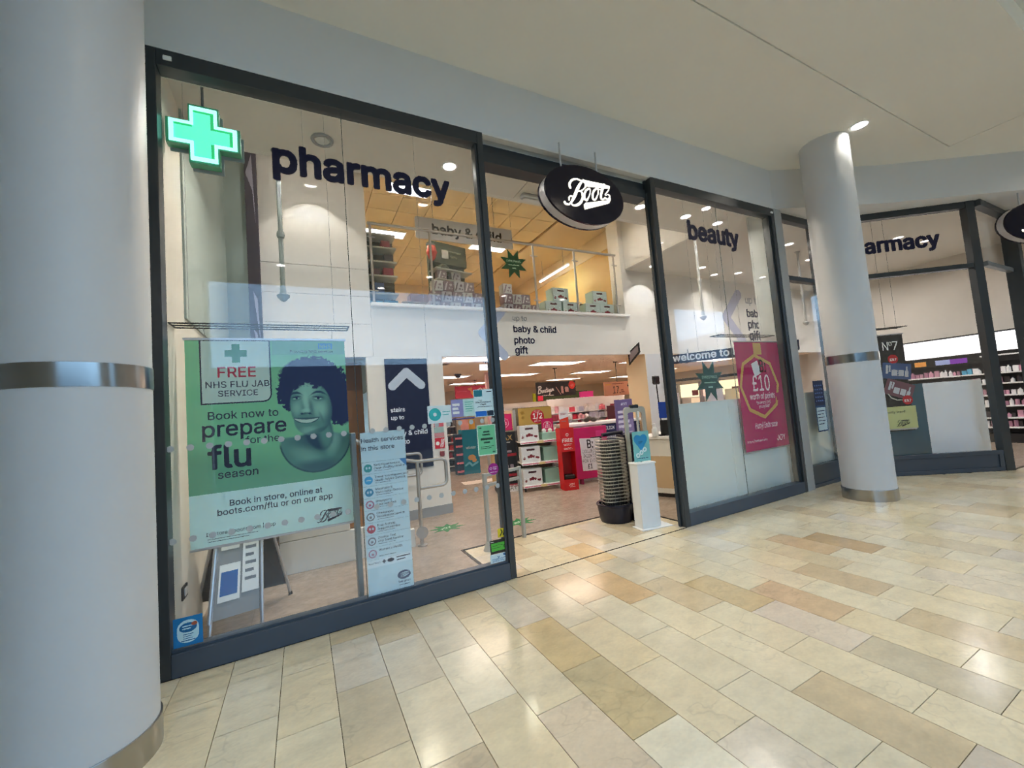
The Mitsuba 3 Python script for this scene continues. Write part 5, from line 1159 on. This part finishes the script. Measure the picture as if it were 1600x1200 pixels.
pk = ('#d84a5c', '#f4eeee', '#f6f1f0', '#e8e2e2', '#c0263c', '#e9a8b0', '#8f2c3c', '#efe6e0', '#b9b4c4', '#e4727e')
gondola('white gondola of pink and red packs behind the counter', (5.15, 8.2, 0), (1, -.06), 2.3, (.78, .98, 1.16, 1.34), header='#efe4de', colours=pk, group='packs on the pink gondola', plabel='pink, red or white pack on the gondola behind the white counter', top=1.52)
gondola('white gondola of bright packs further back left of the black hanging sign', (4.2, 9.3, 0), (1, .02), .95, (.5, .74, .98, 1.22), header='#e8e4de', colours=pk, group='packs on the left rear gondola', plabel='bright pack on the rear gondola behind the wheeled trolley', top=1.42)
gondola('white lit gondola far back beneath the black hanging sign', (5.6, 11.4, 0), (1, 0), 3.2, (.7, 1.0, 1.3), header='#efe9e2', colours=('#c8d0c0', '#e9e4dc', '#d86a70', '#e2c27c', '#3f6a3c', '#e6dcd6'), group='packs on the far gondola', plabel='pack on the far white gondola under the black hanging sign', top=1.55)
t = Thing('green_header', 'dark green and lime header board far back right of the black hanging sign', 'header board', at=(7.1, 12.0, 0)); t.part('panel', box(0, 2.2, 0, .04, 1.62, 2.0), M('#33401c', .5)); t.part('edge', box(-.1, 0, -.01, .04, 1.55, 2.0), M('#c4d021', .5)); t.part('leg', box(.05, .10, .0, .04, 0, 1.62), GREY); t.part('leg', box(2.1, 2.15, .0, .04, 0, 1.62), GREY)
for x, y, z, w, h, c, lab in ((4.95, 8.1, 1.50, .14, .12, '#c0203a', 'small red price flag on the left end of the pink gondola'), (7.0, 8.05, 1.52, .18, .32, '#c0203a', 'small red price flag on the right end of the pink gondola'), (6.3, 8.12, 1.52, .42, .14, '#e0308a', 'pink header card on the pink gondola beside the red flag')):
    one('price_flag', box(-w / 2, w / 2, 0, .015, 0, h), M(c, .5), lab, 'price card', at=(x, y + .05, z + (.16 if True else 0)))
gondola('dark stocked shelf unit behind the lilac leaflet on the left', (3.02, 10.6, 0), (.97, -.2), .62, (.15, .36, .57, .78, .99, 1.20), colours=('#3c2c24', '#5a4a3c', '#8a2228', '#2a2422', '#a89a84', '#c03034'), group='packs on the dark shelf unit', plabel='dark pack on the shelf unit behind the white wall end', sizes=((.07, .13), (.09, .15)), side=M('#4a3f38', .5), top=1.42)
t = Thing('teal_stand', 'teal cardboard stand with a winter panel behind the green notice', 'display stand', at=(3.52, 9.72, 0), u=(.97, -.1))
t.part('body', box(.0, .42, 0, .35, 0, 1.10), M('#0f7f98', .5)); t.part('heading', plate(tpoly('winter', .08, .62, w=.26, grow=.03), 0, .002), M('#bfe0ea', .5)); t.part('print', plate(unary_union([ell(.22, .40, .10, .07), ell(.28, .33, .06, .05)]), 0, .002), M('#d8a860', .5)); t.part('swoosh_print', plate(LineString([(.05, .22), (.15, .28), (.22, .2), (.36, .27)]).buffer(.025), 0, .001), M('#6cc0d4', .5))
t.part('side_shelves', box(-.16, 0, .0, .30, 0, 1.0), M('#173a52', .5))
for z in (.06, .27, .48, .68, .88):
    t.part('shelf_lip', box(-.17, -.005, -.02, .02, z, z + .05), M('#e08a9a', .5))
t.part('peach_header', box(.0, .2, .02, .04, 1.10, 1.36), M('#eda99a', .5)); t.part('gold_header', box(.2, .36, .02, .04, 1.10, 1.36), M('#d8a22c', .5))
t = Thing('pink_light_column', 'glowing pale pink pillar edge beside the doorway window frame', 'pillar', at=(3.98, 9.0, 0)); t.part('shaft', box(0, .09, 0, .09, 0, GZ), M('#f0c0c4', .5)); t.part('base', box(-.03, .12, -.03, .12, 0, .1), M('#b08a8c', .5))
# beauty wall at the far right with lit fascia and shelves of small packs
t = Thing('beauty_shelving', 'black cosmetics wall shelving with a glowing white fascia at the far right', 'shelving unit')
t.part('back_panel', box(13.30, 13.34, 1.0, 5.8, 0.18, 1.92), M('#141317', .5)); t.part('plinth', box(13.0, 13.34, 1.0, 5.8, 0, .18), M('#1d1c1e', .5)); t.part('top_edge', box(13.02, 13.34, 1.0, 5.8, 2.32, 2.345), BLACK)
for i in range(4):
    t.part('light_box', box(13.04, 13.34, 1.02 + 1.2 * i, 2.19 + 1.2 * i, 1.93, 2.315, .004), WHITE, emit=(1.15, 1.15, 1.15), weight=0.4)
t.part('header_panel', box(13.06, 13.09, 1.0, 5.8, 1.70, 1.92), BLACK)
for y0, y1, c in ((4.02, 4.22, '#e8a050'), (3.62, 3.86, '#a8b8e6'), (3.35, 3.62, '#8a3cc0')):
    t.part('header_card', box(13.05, 13.06, y0, y1, 1.735, 1.845), M(c, .5))
t.part('header_print', plate(fake_lines(0, .62, (0,), .03), 0, .004).apply_transform(trimesh.transformations.rotation_matrix(-math.pi / 2, [0, 0, 1])).apply_translation((13.055, 3.16, 1.82)), WHITE)
lv = (.32, .52, .77, 1.0, 1.25, 1.47)
for z in lv:
    t.part('shelf', box(13.05, 13.31, 1.0, 5.8, z - .03, z, .003), WHITE)
cc = ('#e6e2e4', '#d8a0b4', '#2a2226', '#efeceb', '#b98a9a', '#3a3438', '#f2f0ef', '#a8788c')
for z in lv:
    y0, y1 = (2.1, 3.35) if z < 1.4 else (2.1, 4.7)
    y = y0
    while y < y1:
        w = (.05, .065, .08)[rng.randint(3)]
        product('cosmetic_pack', 'small pale, pink or dark cosmetic pack on the black wall shelving', 'cosmetic', 'cosmetics on the black wall shelving', (13.12, y, z), (0, -1), rng.randint(3), w, .06, (.09, .12, .14)[rng.randint(3)], cc[rng.randint(len(cc))] if not (z > 1.4 and 3.3 < y < 3.45) else '#5aa8c8')
        y += w + .012
# backlit perfume wall behind the right window
t = Thing('perfume_wall', 'backlit cream wall bays with pictures, behind the green star in the right window', 'wall display')
bays = [(7.9, 8.6, '#e8c9a8'), (8.7, 9.5, '#f0dcae'), (9.6, 10.2, '#e6b8a4'), (10.3, 11.2, '#f2e2b8'), (11.3, 12.2, '#ecd6b0')]
for i, (y0, y1, c) in enumerate(bays):
    cc_ = lin(c)
    t.part('picture', box(13.22, 13.25, y0, y1, 1.45, 1.95), M(c, .5), emit=[1.1 * v for v in cc_])
    t.part('bay_back', box(13.25, 13.33, y0, y1, .3, 1.95), M('#d9d2cc', .5))
    t.part('lower_picture', box(13.22, 13.25, y0 + .05, (y0 + y1) / 2, .85, 1.40), M('#e9c4a8', .5), emit=[.5 * v for v in cc_])
    t.part('picture_print', box(13.212, 13.22, y0 + .1, y0 + .1 + .3 * (y1 - y0), 1.50, 1.70), M(('#a8243c', '#7a4a24', '#2a2024', '#8a3c2c', '#5a3a2a')[i], .5))
    t.part('divider', box(13.1, 13.33, y1 + .01, y1 + .07, 0, 2.0), M('#8f8c8c', .5))
t.part('base_cabinet', box(13.0, 13.33, 7.8, 12.3, 0, .3), M('#8c8684', .5))
for i in range(3):
    t = Thing('perfume_island', ('pale display island with a dark top behind the frosted window film, left', 'pale display island with a dark top behind the frosted window film, middle', 'pale display island with a dark top behind the frosted window film, right')[i], 'display island', at=(8.2 + 1.1 * i, 8.0 - .9 * i, 0), u=(.6, -.8))
    t.part('body', box(0, .8, 0, .5, 0, 1.15, .005), M('#b9b6b8', .5)); t.part('riser', box(.05, .4, .1, .4, 1.15, 1.62, .005), M(('#e6d2b8', '#c9c6cc', '#e9c9b4')[i], .5)); t.part('card', box(.45, .75, .2, .22, 1.15, 1.60), M(('#cfcdd2', '#ecd9a8', '#b9b8be')[i], .5)); t.part('dark_top', box(.42, .78, .05, .5, 1.15, 1.19), M('#2b2628', .5))
